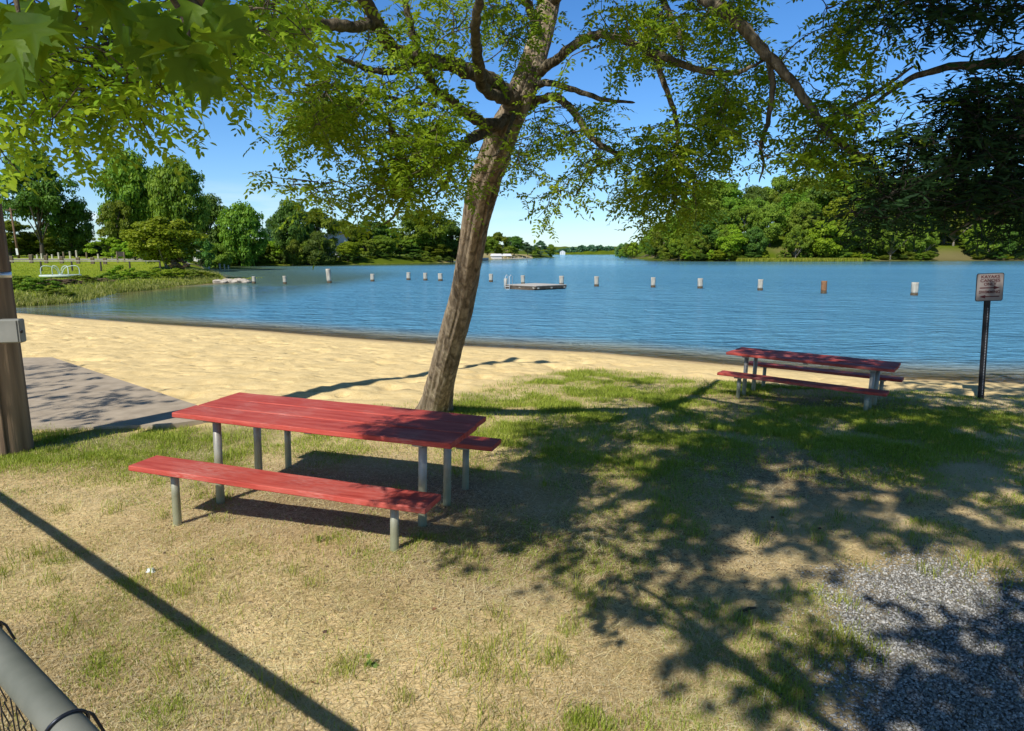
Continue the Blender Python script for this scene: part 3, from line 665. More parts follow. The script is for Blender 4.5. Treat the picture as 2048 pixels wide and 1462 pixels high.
ordn = ['first', 'second', 'third', 'fourth', 'fifth', 'sixth', 'seventh', 'eighth', 'ninth', 'tenth', 'eleventh', 'twelfth']
for i, (x, yb, w) in enumerate(BOL):
    Yd = 78 - i * .6; q = P(x, yb, Yd); z = gz(q[0], Yd); h = max(.7, P(x, yb - 17 + i * .3, Yd)[2] - z)
    t = thing('bollard', '%s timber bollard from the left in the front row along the lawn' % ordn[i], 'bollard', (q[0], Yd, z), .3, 'front row of timber bollards')
    mb = MB(); mb.box((0, 0, h / 2 - .1), (.36, .3, h + .2), 0, bev=.03); mb.build('post', M['bollard'], t)
    mb = MB(); mb.box((0, 0, h + .004), (.3, .24, .02), 0, bev=.008); mb.build('cap', M['piling'], t)
FB = [(66, 8), (75, 8), (84, 10), (95, 9), (105, 8), (118, 12), (128, 13), (141, 14), (154, 16), (174, 12), (197, 9), (225, 14)]
for i, (x, hp) in enumerate(FB):
    Yd = 96.0; q = P(x, 518, Yd); z = gz(q[0], Yd)
    mb = MB(); h = hp * Yd / F; mb.box((0, 0, h / 2 - .1), (.2, .2, h + .2), 0, bev=.02)
    o = mb.build('road_post', M['piling'] if i % 3 else M['bollard'], None, (q[0], Yd, z)); tag(o, '%s slim post from the left in the far row beyond the pale road' % ordn[i], 'post', 'slim posts beyond the road')
# board on two posts
q = P(243, 529, 80); z = gz(q[0], 80)
bd = thing('notice_board', 'small dark board on two posts at the foot of the big left trees', 'notice board', (q[0], 80, z), .1)
mb = MB(); mb.box((0, 0, .95), (.75, .06, .55), 0, bev=.01); mb.build('board', M['fence_dark'], bd)
for s in (-.38, .38): mb = MB(); mb.box((s, .02, .55), (.12, .12, 1.3), 0, bev=.01); mb.build('post', M['bollard'], bd)
q = P(236, 529, 79); mb = MB(); mb.box((0, 0, .6), (.14, .14, 1.35), 0, bev=.01); tag(mb.build('marker_post', M['bollard'], None, (q[0], 79, gz(q[0], 79))), 'single upright post just left of the dark notice board', 'post')
q = P(293, 530, 74); z = gz(q[0], 74); t = thing('white_pole', 'thin white pole standing before the trees right of the notice board', 'pole', (q[0], 74, z))
mb = MB(); mb.lathe([(.035, -.2), (.03, 2.3), (.01, 2.35)], 8); mb.build('pole', M['white'], t); mb = MB(); mb.box((.0, 0, .9), (.22, .05, .1)); mb.build('bracket', M['white'], t)
# far utility pole
q = P(38, 519, 99); z = gz(q[0], 99); t = thing('utility_pole', 'distant thin utility pole with a white notice, left of the tall dark tree', 'utility pole', (q[0], 99, z)); t.rotation_euler = (0, radians(-3), 0)
mb = MB(); mb.lathe([(.17, -.3), (.15, 3), (.11, 7.2)], 12); mb.build('pole', simple('brown_pole', (.12, .07, .04), (.22, .14, .09), 5, .9, .3), t)
mb = MB(); mb.box((.02, -.19, .95), (.3, .02, .95), 0); mb.build('notice', M['white'], t)
mb = MB(); mb.tube([(-.8, 0, 6.9), (.8, 0, 6.9)], .05, 6); mb.build('crossarm', M['bollard'], t)
# ------------------------------------------------------------------ leaf shapes
def _lobed():
    out = [(0.0, 0.0)]
    for k in range(29):
        th = -2.35 + 4.7 * k / 28; r_ = .34
        for t0, l_, w_ in ((0, 1.0, .24), (.85, .88, .22), (-.85, .88, .22), (1.75, .62, .24), (-1.75, .62, .24)): r_ = max(r_, .34 + (l_ - .34) * math.exp(-abs((th - t0) / w_) ** 1.35))
        out.append((.28 + r_ * cos(th) * .75, r_ * sin(th) * .75))
    return out
LOBED = _lobed()
def leaf_cards(C, Nrm, size, rnd, kind='quad', along=None):
    """C centres (n,3), Nrm normals, size (n,), kind of outline -> V, F"""
    n = len(C); Nrm = Nrm / (np.linalg.norm(Nrm, axis=1)[:, None] + 1e-9)
    if along is None: along = RNG.normal(size=(n, 3))
    a = along - Nrm * (along * Nrm).sum(1)[:, None]; a /= np.linalg.norm(a, axis=1)[:, None] + 1e-9
    b = np.cross(Nrm, a)
    sh = {'quad': [(-.5, -.12), (-.05, -.34), (.5, .06), (.02, .36)],
          'oval': [(0, 0), (.25, -.2), (.65, -.21), (1, 0), (.65, .21), (.25, .2)],
          'lance': [(0, 0), (.3, -.09), (.7, -.075), (1, 0), (.7, .075), (.3, .09)],
          'clump': [(-.5, .05), (-.22, -.3), (.12, -.2), (.42, -.34), (.5, .1), (.15, .2), (-.1, .42)],
          'lobed': LOBED}[kind]
    sh = np.array(sh); k = len(sh)
    V = C[:, None, :] + size[:, None, None] * (a[:, None, :] * sh[None, :, 0:1] + b[:, None, :] * sh[None, :, 1:2])
    if kind in ('lobed', 'oval'):
        V = V - Nrm[:, None, :] * (size[:, None] * (.25 * sh[None, :, 0] ** 2 - .35 * np.abs(sh[None, :, 1]) * (1 if kind == 'lobed' else .6)))[:, :, None]
    Fi = np.arange(n * k).reshape(n, k)
    if kind == 'lobed':
        sub = np.array([(0, j, j + 1) for j in range(1, k - 1)] + [(0, k - 1, 1)]); V[:, 0] = V[:, [8, 15, 22]].mean(1) * .35 + V[:, 0] * .65; Fi = (np.arange(n)[:, None, None] * k + sub[None]).reshape(-1, 3)
    return V.reshape(-1, 3), Fi, np.repeat(rnd, k)
# ------------------------------------------------------------------ far trees: prototypes
def crown_mesh(name, seed, shape, nclump, nleaf, leaf, kind='clump', open_=.0):
    r = np.random.default_rng(seed)
    cs = []; rs_ = []
    tries = 0
    while len(cs) < nclump and tries < 5000:
        tries += 1
        p = r.uniform(-1, 1, 3)
        if np.linalg.norm(p) > 1: continue
        if np.linalg.norm(p) < .45 and r.random() < .7: continue
        z = p[2]
        if shape == 'round': w = .46 * sqrt(max(0.02, 1 - (z * .8) ** 2)); c = (p[0] * w, p[1] * w, .52 + z * .41)
        elif shape == 'broad': w = .58 * (1 - .35 * max(0, z)); c = (p[0] * w, p[1] * w, .60 + z * .34)
        elif shape == 'airy': w = .46 * (1.05 - .55 * max(0, z)); c = (p[0] * w, p[1] * w, .60 + z * .37)
        elif shape == 'tall': w = .30 * (1.1 - .6 * abs(z)); c = (p[0] * w, p[1] * w, .56 + z * .40)
        elif shape == 'cone': w = .34 * (1 - z) * .5 + .05; c = (p[0] * w * 1.6, p[1] * w * 1.6, .54 + z * .42)
        elif shape == 'bush': w = .62 * sqrt(max(0.05, 1 - (z * .7) ** 2)); c = (p[0] * w, p[1] * w, .5 + z * .42)
        elif shape == 'tiers': lv = round((z + 1) * 3) / 6; w = .5 * (1 - .75 * lv ** 1.3); c = (p[0] * w, p[1] * w, .28 + lv * .68 + .02 * p[0])
        rr = r.uniform(.07, .15) * (1.1 if shape in ('bush', 'round') else 1)
        if shape in ('cone', 'tiers'): rr *= .75
        cs.append(c); rs_.append(rr)
    cs = np.array(cs); rs_ = np.array(rs_)
    per = nleaf // len(cs); C = []; Nn = []; S = []; R_ = []
    for c, rr in zip(cs, rs_):
        d = r.normal(size=(per, 3)); d /= np.linalg.norm(d, axis=1)[:, None]
        d[:, 2] = np.abs(d[:, 2]) * np.where(r.random(per) < .78, 1, -1)
        rad = rr * r.uniform(.35, 1.0, per) ** .5 * (1 + .25 * np.sin(d[:, 0] * 5 + c[0] * 40) * np.cos(d[:, 1] * 6))
        sq = np.array([1, 1, .62 if shape != 'tiers' else .3])
        C.append(c + d * rad[:, None] * sq); Nn.append(d * .8 + r.normal(size=(per, 3)) * .45 + [0, 0, .35]); S.append(r.uniform(.7, 1.35, per) * leaf)
        tone = r.uniform(0, .35); R_.append(np.clip(tone + r.uniform(0, .65, per), 0, 1))
    V, Fi, rn = leaf_cards(np.concatenate(C), np.concatenate(Nn), np.concatenate(S), np.concatenate(R_), kind)
    return mesh_np(name, V, Fi, {'rnd': rn}), cs, rs_
def trunk_mesh(name, cs, seed, r0=.022, top=.75, lean=.03):
    r = random.Random(seed); mb = MB()
    n = 7; pts = [(lean * sin(k * 1.3 + seed) * k / n, lean * cos(k * 1.7 + seed) * k / n, top * k / n - .02 * (k == 0)) for k in range(n + 1)]
    mb.tube(pts, [r0 * (1.5 if k == 0 else 1) * (1 - .75 * k / n) for k in range(n + 1)], 8)
    for j in range(0, len(cs), max(1, len(cs) // 16)):
        c = cs[j]; zb = max(.12, min(top * .9, c[2] - hypot(c[0], c[1]) * .8)); kk = min(n, int(zb / top * n)); b0 = pts[kk]
        mid = ((b0[0] + c[0]) / 2, (b0[1] + c[1]) / 2, (b0[2] + c[2]) / 2 + .02)
        mb.tube([b0, mid, tuple(c)], [r0 * .42, r0 * .28, r0 * .1], 5)
    return mb.mesh(name)
PROTO = {}
def proto(key, seed, shape, nclump, nleaf, leaf, **kw):
    cm, cs, rs_ = crown_mesh('crown', seed, shape, nclump, nleaf, leaf)
    tm = trunk_mesh('trunk', cs, seed, **kw); PROTO[key] = (tm, cm)
proto('oakA', 1, 'broad', 60, 17000, .036, r0=.026)
proto('oakB', 2, 'broad', 64, 17000, .036, r0=.024)
proto('oakC', 21, 'airy', 60, 17000, .030, r0=.026, top=.92)
proto('mapleA', 3, 'round', 80, 20000, .034)
proto('mapleB', 4, 'round', 72, 18000, .036)
proto('tallA', 5, 'tall', 56, 14000, .032, r0=.016)
proto('tallB', 6, 'tall', 46, 12000, .036, r0=.017, top=.85)
proto('coneA', 7, 'cone', 56, 12000, .032, r0=.014, top=.9)
proto('tierA', 8, 'round', 90, 20000, .036, r0=.016, top=.9)
proto('bushA', 9, 'bush', 34, 9000, .05, r0=.012, top=.4)
proto('bushB', 10, 'bush', 28, 8000, .055, r0=.012, top=.4)
MESHV = {}
def far_tree(key, x, Yd, ytop, wpx, leafm, label, cat='tree', group=None, barkm='far_bark', name='tree', Xw=None, rz=None, htot=None, zoff=-.15):
    X0 = P(x, 500, Yd)[0] if Xw is None else Xw
    z = gz(X0, Yd); 
    h = (P(x, ytop, Yd)[2] - z) / .97 if htot is None else htot
    if key + leafm + barkm not in MESHV:
        tm, cm = PROTO[key]; t2 = tm.copy(); c2 = cm.copy(); t2.materials.clear(); c2.materials.clear()
        t2.materials.append(M[barkm]); c2.materials.append(M[leafm]); MESHV[key + leafm + barkm] = (t2, c2)
    tm, cm = MESHV[key + leafm + barkm]
    t = thing(name, label, cat, (X0, Yd, z + zoff), random.uniform(0, 6.28) if rz is None else rz, group)
    base_w = {'oak': 1.3, 'map': 1.1, 'tal': .72, 'con': .62, 'tie': 1.05, 'bus': 1.35}[key[:3]]
    w = wpx * Yd / F if wpx else h * base_w
    s = w / (base_w)
    t.scale = (s, s, h)
    put('trunk', tm, None, t); put('crown', cm, None, t)
    return t
GL = 'trees on the left lawn'; GF = 'trees along the far left shore'
far_tree('oakC', 85, 112, 298, 185, 'leaf_deep', 'tall dark spreading tree with a bare lower trunk at the far left', group=GL, rz=.6)
far_tree('oakB', 20, 118, 440, 130, 'leaf_mid', 'low green tree left of the tall dark tree', group=GL)
far_tree('mapleA', 150, 116, 400, 90, 'leaf_deep', 'dark rounded tree right beside the tall dark tree', group=GL)
far_tree('mapleB', 120, 124, 455, 140, 'leaf_olive', 'low bushy tree behind the foot of the tall dark tree', group=GL)
far_tree('bushA', 60, 122, 478, 120, 'leaf_mid', 'dense undergrowth bush below the tall dark tree', 'bush', GL, name='bush')
far_tree('bushB', 160, 118, 480, 110, 'leaf_deep', 'dark undergrowth bush right of the tall dark tree', 'bush', GL, name='bush')
far_tree('mapleB', 268, 103, 298, 120, 'leaf_mid', 'left one of the two big green trees towering over the lawn', group=GL)
far_tree('mapleA', 362, 100, 304, 118, 'leaf_mid', 'right one of the two big green trees towering over the lawn', group=GL)
far_tree('mapleA', 310, 110, 335, 170, 'leaf_deep', 'dark tree filling the gap behind the two big green trees', group=GL)
far_tree('oakB', 240, 98, 400, 90, 'leaf_mid', 'green tree low in front of the left big green tree', group=GL)
far_tree('tierA', 330, 69, 425, 150, 'leaf_bright', 'bright yellow green layered tree at the end of the lawn', group=GL, barkm='pale_bark')
far_tree('bushA', 215, 95, 470, 80, 'leaf_bright', 'bright bushy tree between the bollards and the big trees', group=GL)
far_tree('bushB', 270, 84, 480, 80, 'leaf_bright', 'bright bush behind the thin white pole', 'bush', GL, name='bush')
far_tree('bushA', 395, 96, 455, 80, 'leaf_deep', 'dark bush behind the moored motorboat', 'bush', GL, name='bush')
far_tree('mapleB', 425, 140, 388, 85, 'leaf_deep', 'dark tree rising right of the two big green trees', group=GF)
far_tree('mapleA', 485, 138, 397, 100, 'leaf_mid', 'rounded mid green tree above the cove', group=GF)
far_tree('tallB', 545, 175, 440, 40, 'leaf_blue', 'pale thin distant tree in the gap of the left shore trees', group=GF)
far_tree('mapleA', 585, 152, 392, 90, 'leaf_deep', 'dark tall rounded tree over the far left shore', group=GF)
far_tree('mapleB', 640, 168, 415, 90, 'leaf_mid', 'green tree just right of the dark tall rounded tree', group=GF)
far_tree('tallA', 740, 185, 432, 70, 'leaf_deep', 'narrow dark tree left of the round shore tree', group=GF)
far_tree('mapleB', 690, 178, 440, 80, 'leaf_olive', 'olive tree beside the white gabled house', group=GF)
far_tree('tallB', 775, 188, 440, 50, 'leaf_mid', 'slim green tree at the left edge of the round shore tree', group=GF)
far_tree('mapleA', 848, 206, 414, 120, 'leaf_mid', 'large round green tree on the shore left of the leaning trunk', group=GF)
far_tree('mapleB', 905, 215, 440, 70, 'leaf_deep', 'dark round tree hugging the left side of the leaning trunk', group=GF)
far_tree('bushA', 800, 200, 478, 70, 'leaf_deep', 'dark bush under the round shore tree', 'bush', GF, name='bush')
far_tree('mapleB', 940, 250, 455, 60, 'leaf_mid', 'distant tree partly hidden behind the leaning trunk', group=GF)
lowr = [(430, 128, 482, 70, 'leaf_olive'), (460, 150, 470, 70, 'leaf_bright'), (500, 152, 475, 60, 'leaf_olive'), (528, 154, 480, 50, 'leaf_mid'), (556, 156, 478, 60, 'leaf_bright'), (600, 160, 455, 80, 'leaf_mid'), (640, 150, 462, 70, 'leaf_deep'),
        (615, 150, 480, 60, 'leaf_olive'), (700, 168, 480, 60, 'leaf_bright'), (735, 176, 476, 60, 'leaf_olive'), (765, 182, 470, 60, 'leaf_mid'), (820, 200, 490, 70, 'leaf_deep'), (870, 205, 486, 80, 'leaf_mid'), (905, 212, 480, 60, 'leaf_deep'), (590, 148, 478, 40, 'leaf_mid')]
for i, (x, Yd, yt, w, lm) in enumerate(lowr):
    far_tree(['mapleA', 'bushA', 'mapleB', 'oakB'][i % 4], x, Yd, yt, w, lm, 'low shoreline tree in the hedge-like row along the far left shore', group='low trees hedging the far left shore')
for i, x in enumerate(range(430, 930, 22)):
    Yd = float(np.interp(x, [430, 560, 700, 800, 900], [140, 152, 168, 185, 203])) - .5 + random.uniform(-1, 1)
    X0 = P(x, 520, Yd)[0]
    while sdist(np.array([X0]), np.array([Yd]))[0] < 1.5 and Yd < 260: Yd += 1.5; X0 = P(x, 520, Yd)[0]
    far_tree('bushB' if i % 2 else 'bushA', x, Yd, random.uniform(500, 512), random.uniform(24, 46), ['leaf_deep', 'leaf_mid', 'leaf_olive'][i % 3], 'low dark bush at the water edge of the far left shore', 'bush', 'bushes at the water edge of the far left shore', name='bush')
for i, x in enumerate(range(-20, 300, 24)):
    far_tree('bushA' if i % 2 else 'bushB', x, 128 + random.uniform(-2, 2), random.uniform(470, 492), random.uniform(60, 80), ['leaf_deep', 'leaf_mid', 'leaf_olive'][i % 3], 'leafy bush in the undergrowth belt behind the trees of the left lawn', 'bush', 'undergrowth belt behind the left lawn', name='bush')
for i, x in enumerate(range(425, 945, 34)):
    Yd = float(np.interp(x, [430, 560, 700, 800, 900], [140, 152, 168, 185, 203])) + 14
    far_tree('bushA' if i % 2 else 'mapleB', x, Yd, random.uniform(462, 482), random.uniform(55, 75), ['leaf_mid', 'leaf_deep', 'leaf_olive'][i % 3], 'leafy tree in the second row behind the far left shore', 'tree', 'second row of trees behind the far left shore')
GD = 'distant trees beside the boathouse'
for x, yt, w, lm, k, lab, Yd in ((975, 470, 50, 'leaf_mid', 'mapleA', 'distant tree above the boathouse, nearest the leaning trunk', 345), (998, 464, 48, 'leaf_mid', 'mapleB', 'tallest distant tree directly above the boathouse', 360), (1028, 470, 48, 'leaf_deep', 'mapleA', 'dark round distant tree just right of the boathouse', 375),
                              (1055, 484, 26, 'leaf_blue', 'tallA', 'small hazy distant tree right of the dark round one', 400), (1081, 480, 26, 'leaf_blue', 'coneA', 'pointed distant tree near the tip of the left point', 420), (1102, 488, 20, 'leaf_mid', 'mapleB', 'last small bright tree at the tip of the left point', 428),
                              (1066, 492, 30, 'leaf_mid', 'bushA', 'low bush between the hazy and the pointed distant trees', 412), (1012, 490, 50, 'leaf_olive', 'bushB', 'low bush behind the boathouse roof', 350)):
    far_tree(k, x, Yd, yt, w, lm, lab, group=GD)
# right shore forest
GR = 'trees of the wooded right bank'
rr = random.Random(5); cnt = 0
rows = [(5, 20, .0), (14, 19, .3), (26, 18, .6), (42, 17, .2), (62, 16, .5)]
shore = [(58, 262), (66, 238), (84, 234), (120, 238), (150, 247), (193, 255), (240, 268)]
sp = catmull([(a, b_, 0) for a, b_ in shore], 24)[:, :2]
def topline(x): return float(np.interp(x, [1240, 1290, 1340, 1390, 1420, 1500, 1600, 1690, 1750, 1850, 2000, 2100], [498, 470, 415, 372, 352, 350, 345, 328, 338, 335, 340, 350]))
for ri, (inl, n, jit) in enumerate(rows):
    for k in range(n):
        t_ = (k + jit + rr.uniform(-.3, .3)) / (n - .5); t_ = min(max(t_, 0), 1); b0 = sp[int(t_ * (len(sp) - 1))]
        X0 = b0[0] + rr.uniform(-3, 3) + (inl * .5 if t_ < .12 else 0); Y0 = b0[1] + inl + rr.uniform(-2, 2)
        px = 1024 + F * X0 / Y0
        zt = P(px, topline(px) + rr.uniform(-4, 26) , Y0)[2]; z = gz(X0, Y0)
        h = zt - z
        fr_ = [.46, .66, .85, 1, 1][ri]; h = max(5, min(h * fr_, 27)) 
        key = rr.choice(['mapleA', 'mapleB', 'oakA', 'oakB', 'tallA', 'mapleB'])
        lm = rr.choice(['leaf_mid', 'leaf_olive', 'leaf_mid', 'leaf_deep', 'leaf_bright', 'leaf_olive'])
        w = h * rr.uniform(.75, 1.0); w = max(w, 10)
        far_tree(key, px, Y0, 0, w * F / Y0, lm, ['leafy tree at the foot of the wooded right bank', 'leafy tree low on the slope of the wooded right bank', 'leafy tree halfway up the wooded right bank', 'leafy tree near the top of the wooded right bank', 'leafy tree on the skyline of the wooded right bank'][ri],
                 group=GR, Xw=X0, htot=h, barkm=rr.choice(['far_bark', 'pale_bark']))
for k in range(46):
    b0 = sp[int((k + .5) / 46 * (len(sp) - 1))]; X0 = b0[0] + rr.uniform(-1.5, 1.5); Y0 = b0[1] + rr.uniform(2.2, 5)
    if rr.random() < .15: continue
    far_tree(rr.choice(['bushA', 'bushB', 'tierA']), 0, Y0, 0, rr.uniform(22, 42), rr.choice(['leaf_bright', 'leaf_mid', 'leaf_olive', 'leaf_deep']), 'low bush at the waterline of the wooded right bank', 'bush', 'bushes at the waterline of the right bank', name='bush', Xw=X0, htot=rr.uniform(2, 5.5))
# receding part of the right shore
for k in range(22):
    t_ = k / 21; X0 = np.interp(t_, [0, .35, .7, 1], [62, 66, 74, 92]) + rr.uniform(2, 9); Y0 = 262 + 290 * t_
    px = 1024 + F * X0 / Y0; yt = topline(px) + rr.uniform(-3, 6)
    far_tree(rr.choice(['mapleA', 'mapleB', 'bushA']), px, Y0, yt, rr.uniform(32, 48) * (1 - .4 * t_), rr.choice(['leaf_olive', 'leaf_mid', 'leaf_bright']), 'shore tree where the right bank recedes toward the open water', group='trees where the right bank recedes')
# far-off woods on the horizon: one mass each
def wood(name, label, x0, x1, Yd, ytops, mat_, n, leaf, depth=60):
    r = np.random.default_rng(len(label)); px = r.uniform(x0, x1, n); Yw = Yd + r.uniform(0, depth, n)
    Xw = (px - 1024) / F * Yw; top = EYE + (507 - np.interp(px, *ytops)) * Yw / F
    top = top * (.82 + .36 * vn(px / 5.5, px * 0, 6)); z = WZ + (top - WZ) * r.uniform(0, 1, n) ** .6
    C = np.stack([Xw, Yw, z], 1); Nn = r.normal(size=(n, 3)) + [0, -.8, .8]
    tone = np.clip(.7 * vn(px / 3, z / 4, 2) + r.uniform(0, .3, n), 0, 1)
    V, Fi, rn = leaf_cards(C, Nn, r.uniform(.7, 1.3, n) * leaf, tone, 'clump'); o = put(name, mesh_np(name, V, Fi, {'rnd': rn}), mat_); tag(o, label, 'woods', kind='stuff')
M['haze1'] = leafmat('distant_wood_leaf', (.035, .10, .06), (.06, .15, .08), (.1, .2, .1), .1, nscale=.02)  # bluish distance haze put into the leaf colour
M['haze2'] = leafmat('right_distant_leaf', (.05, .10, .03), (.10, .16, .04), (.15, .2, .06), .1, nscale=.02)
wood('distant_woods', 'bluish wooded hill on the horizon beyond the open water', 1085, 1300, 1660, ([1085, 1110, 1130, 1160, 1185, 1210, 1228, 1300], [505, 502, 499, 494, 492, 493, 497, 500]), M['haze1'], 9000, 6, 150)
wood('distant_woods', 'low green wooded shore at the horizon just left of the right bank', 1228, 1330, 640, ([1226, 1240, 1270, 1300, 1330], [500, 491, 489, 487, 480]), M['haze2'], 6000, 2.2, 40)
# marsh grass strip on the right shore
def reeds(name, label, cat, pts, hmin, hmax, mat_, w=.02, lean=.25):
    n = len(pts); x, y = pts[:, 0], pts[:, 1]; z = np.maximum(hgt(x, y), WZ) - .02
    h = RNG.uniform(hmin, hmax, n); a = RNG.uniform(0, 2 * pi, n); ln = RNG.uniform(0, lean, n) * h; la = RNG.uniform(0, 2 * pi, n)
    dx, dy = np.cos(a) * w, np.sin(a) * w
    B = np.stack([x, y, z], 1); Dv = np.stack([dx, dy, 0 * dx], 1); Mid = B + np.stack([np.cos(la) * ln * .35, np.sin(la) * ln * .35, h * .6], 1); Tp = B + np.stack([np.cos(la) * ln, np.sin(la) * ln, h], 1)
    V = np.stack([B - Dv, B + Dv, Mid + Dv * .8, Tp, Mid - Dv * .8], 1).reshape(-1, 3); Fi = np.arange(n * 5).reshape(n, 5)
    o = put(name, mesh_np(name, V, Fi, {'rnd': np.repeat(RNG.uniform(0, 1, n), 5)}), mat_); tag(o, label, cat, kind='stuff'); return o
n = 16000; x = RNG.uniform(78, 122, n); yb_ = np.interp(x, [78, 84, 120, 124], [235, 234, 238, 239]); y = yb_ + RNG.uniform(-3.0, 2.5, n)
reeds('marsh_grass', 'bright marsh grass strip at the foot of the right bank', 'marsh grass', np.stack([x, y], 1), .5, 1.3, M['grass'], .07, .3)
# left bank rough growth
n = 11000; t_ = RNG.uniform(0, 1, n); bank = np.array([(-25.2, 32.8), (-24.4, 34.4), (-23.6, 36.1), (-24.9, 40), (-26.8, 45.5), (-26.6, 49), (-27.6, 54.7), (-27.0, 60), (-28.2, 64.5), (-30.5, 69.5)])
bt = np.linspace(0, 1, len(bank)); ux = np.interp(t_, bt, bank[:, 0]); uy = np.interp(t_, bt, bank[:, 1])
off = RNG.uniform(-.2, 3.2, n) * RNG.uniform(.3, 1, n); x = ux - off; y = uy + RNG.uniform(-.6, .6, n)
reeds('bank_grass', 'rough tall grass along the left bank of the swimming cove', 'tall grass', np.stack([x, y], 1), .10, .34, M['bank_blade'], .02, .8)
n = 30000; x = -RNG.uniform(27, 62, n); y = RNG.uniform(34, 74, n)
reeds('lawn_grass', 'short green grass tufts over the left lawn', 'grass', np.stack([x, y], 1), .06, .16, M['grass'], .02, .5)
GS = 'shrubs along the left bank'
SHR = [(45, 39, 2.4, 0.7, 'leaf_deep', 'dark green shrub beside the wooden pole at the left bank'), (75, 38.5, 2.6, 0.65, 'leaf_deep', 'dark shrub second from the wooden pole on the left bank'), (110, 38, 2.2, 0.4, 'leaf_deep', 'low dark shrub where the beach meets the left bank'),
       (105, 45.5, 2.5, 0.55, 'shrub_tan', 'dry pinkish tan shrub below the merry-go-round'), (135, 46.5, 2.4, 0.5, 'shrub_tan', 'dry tan shrub just right of the merry-go-round'), (165, 48, 2.3, 0.5, 'leaf_olive', 'olive shrub between the tan shrubs on the left bank'),
       (200, 50, 2.4, 0.5, 'shrub_tan', 'rightmost dry brownish shrub on the left bank'), (222, 53, 2.4, 0.5, 'leaf_olive', 'olive shrub just right of the dry brownish shrub'), (250, 56, 3.0, 0.85, 'leaf_mid', 'rounded green shrub in the middle of the left bank'),
       (285, 57, 2.6, 0.55, 'leaf_olive', 'olive shrub right of the rounded green one'), (320, 59, 2.8, 0.65, 'leaf_mid', 'green shrub below the layered tree'), (350, 60, 2.6, 0.65, 'leaf_mid', 'green shrub right below the layered tree trunk'),
       (378, 62, 2.4, 0.5, 'leaf_olive', 'olive shrub near the tip of the left bank'), (405, 63.5, 2.2, 0.45, 'leaf_mid', 'small green shrub before the pale rocks'), (425, 65, 1.8, 0.35, 'leaf_olive', 'last low shrub touching the pale rocks'),
       (362, 68, 2.3, 0.9, 'shrub_tan', 'reddish brown bush beside the layered tree trunk')]
for x, Yd, w, h, lm, lab in SHR:
    X0 = P(x, 560, Yd)[0]
    while sdist(np.array([X0]), np.array([Yd]))[0] < w * .25: X0 -= .25
    far_tree('bushA' if int(x) % 2 else 'bushB', 0, Yd, 0, w * .95 * F / Yd, {'leaf_mid': 'leaf_bright', 'leaf_deep': 'leaf_mid'}.get(lm, lm), lab, 'shrub', GS, name='shrub', Xw=X0, htot=h * (1.1 if lm == 'shrub_tan' and x < 340 else 1.6))
# rocks of the spit
M['rock'] = simple('pale_rock', (.3, .26, .21), (.56, .5, .42), 2.5, .9, .5, detail=8)
RK = [(436, 566, 1.0), (447, 566, .8), (456, 565, 1.1), (466, 565.5, 1.0), (476, 565, 1.2), (486, 565.5, 1.1), (494, 566, .8), (461, 563, .7), (481, 562.5, .7)]
rlab = ['small white rock at the grassy end of the spit', 'second pale rock of the spit from the grass', 'pale rounded rock third in the spit', 'pale flat rock in the middle of the spit', 'largest pale rock of the spit', 'pinkish pale rock near the spit tip', 'small rock at the very tip of the spit', 'small pale rock behind the middle of the spit', 'small pale rock behind the largest one']
for (x, yb, s), lab in zip(RK, rlab):
    gx, gy = G(x, yb, WZ); r = np.random.default_rng(int(x)); n1, n2 = 9, 14; V = []; Fc = []
    for i in range(n1):
        th = pi * i / (n1 - 1)
        for k in range(n2):
            ph = 2 * pi * k / n2; q = 1 + .28 * (float(vn(np.array(ph * 1.2 + x), np.array(th * 1.7), int(x))) - .5) * 2
            V.append((sin(th) * cos(ph) * q * s * .5, sin(th) * sin(ph) * q * s * .4, cos(th) * q * s * .24))
    for i in range(n1 - 1):
        for k in range(n2): Fc.append((i * n2 + k, i * n2 + (k + 1) % n2, (i + 1) * n2 + (k + 1) % n2, (i + 1) * n2 + k)[::-1])
    mb = MB(); mb.add(V, Fc, False); tag(mb.build('rock', M['rock'], None, (gx, gy, WZ + .08)), lab, 'rock', 'pale rocks of the spit')
# motorboat and its lift dock
M['blue'] = simple('blue_stripe', (.03, .1, .22), (.05, .14, .3), 5, .4, 0)
q = G(398, 539, WZ); bt_ = thing('motorboat', 'small white motorboat moored at the dock behind the layered tree', 'boat', (q[0], q[1], WZ), radians(-8))
def hull(mb, Lh, Wd, Hh, z0=0, t0=0.0, t1=1.0, out=0):
    n = 14; V = []; 
    for i in range(n + 1):
        t = i / n; x = -Lh / 2 + Lh * t; w = Wd / 2 * (1 - max(0, (t - .45) / .55) ** 2.2) * (.92 + .08 * min(1, t * 4)); sheer = Hh * (1 + .28 * t * t)
        for yy, zz in ((-w, sheer), (-w * .92, sheer * .45), (-w * .5, 0.02 + .3 * Hh * max(0, t - .7)), (0, -.12 + .8 * Hh * max(0, t - .75) * 1.2), (w * .5, 0.02 + .3 * Hh * max(0, t - .7)), (w * .92, sheer * .45), (w, sheer), (w * .85, sheer * 1.02), (0, sheer * 1.06), (-w * .85, sheer * 1.02)): V.append((x, yy, zz + z0))
    Fc = []
    for i in range(n):
        for k in range(10): Fc.append((i * 10 + k, (i + 1) * 10 + k, (i + 1) * 10 + (k + 1) % 10, i * 10 + (k + 1) % 10)[::-1])
    Fc.append(tuple(range(10))); mb.add(V, Fc, True)
mb = MB(); hull(mb, 3.9, 1.5, .5); mb.build('hull', M['white'], bt_)
mb = MB(); mb.box((-.2, -.76, .3), (3.0, .02, .07)); mb.build('stripe', M['blue'], bt_)
mb = MB(); mb.box((.1, 0, .68), (.08, 1.0, .3), 0, bev=.02); mb.build('windshield', M['blue'], bt_)
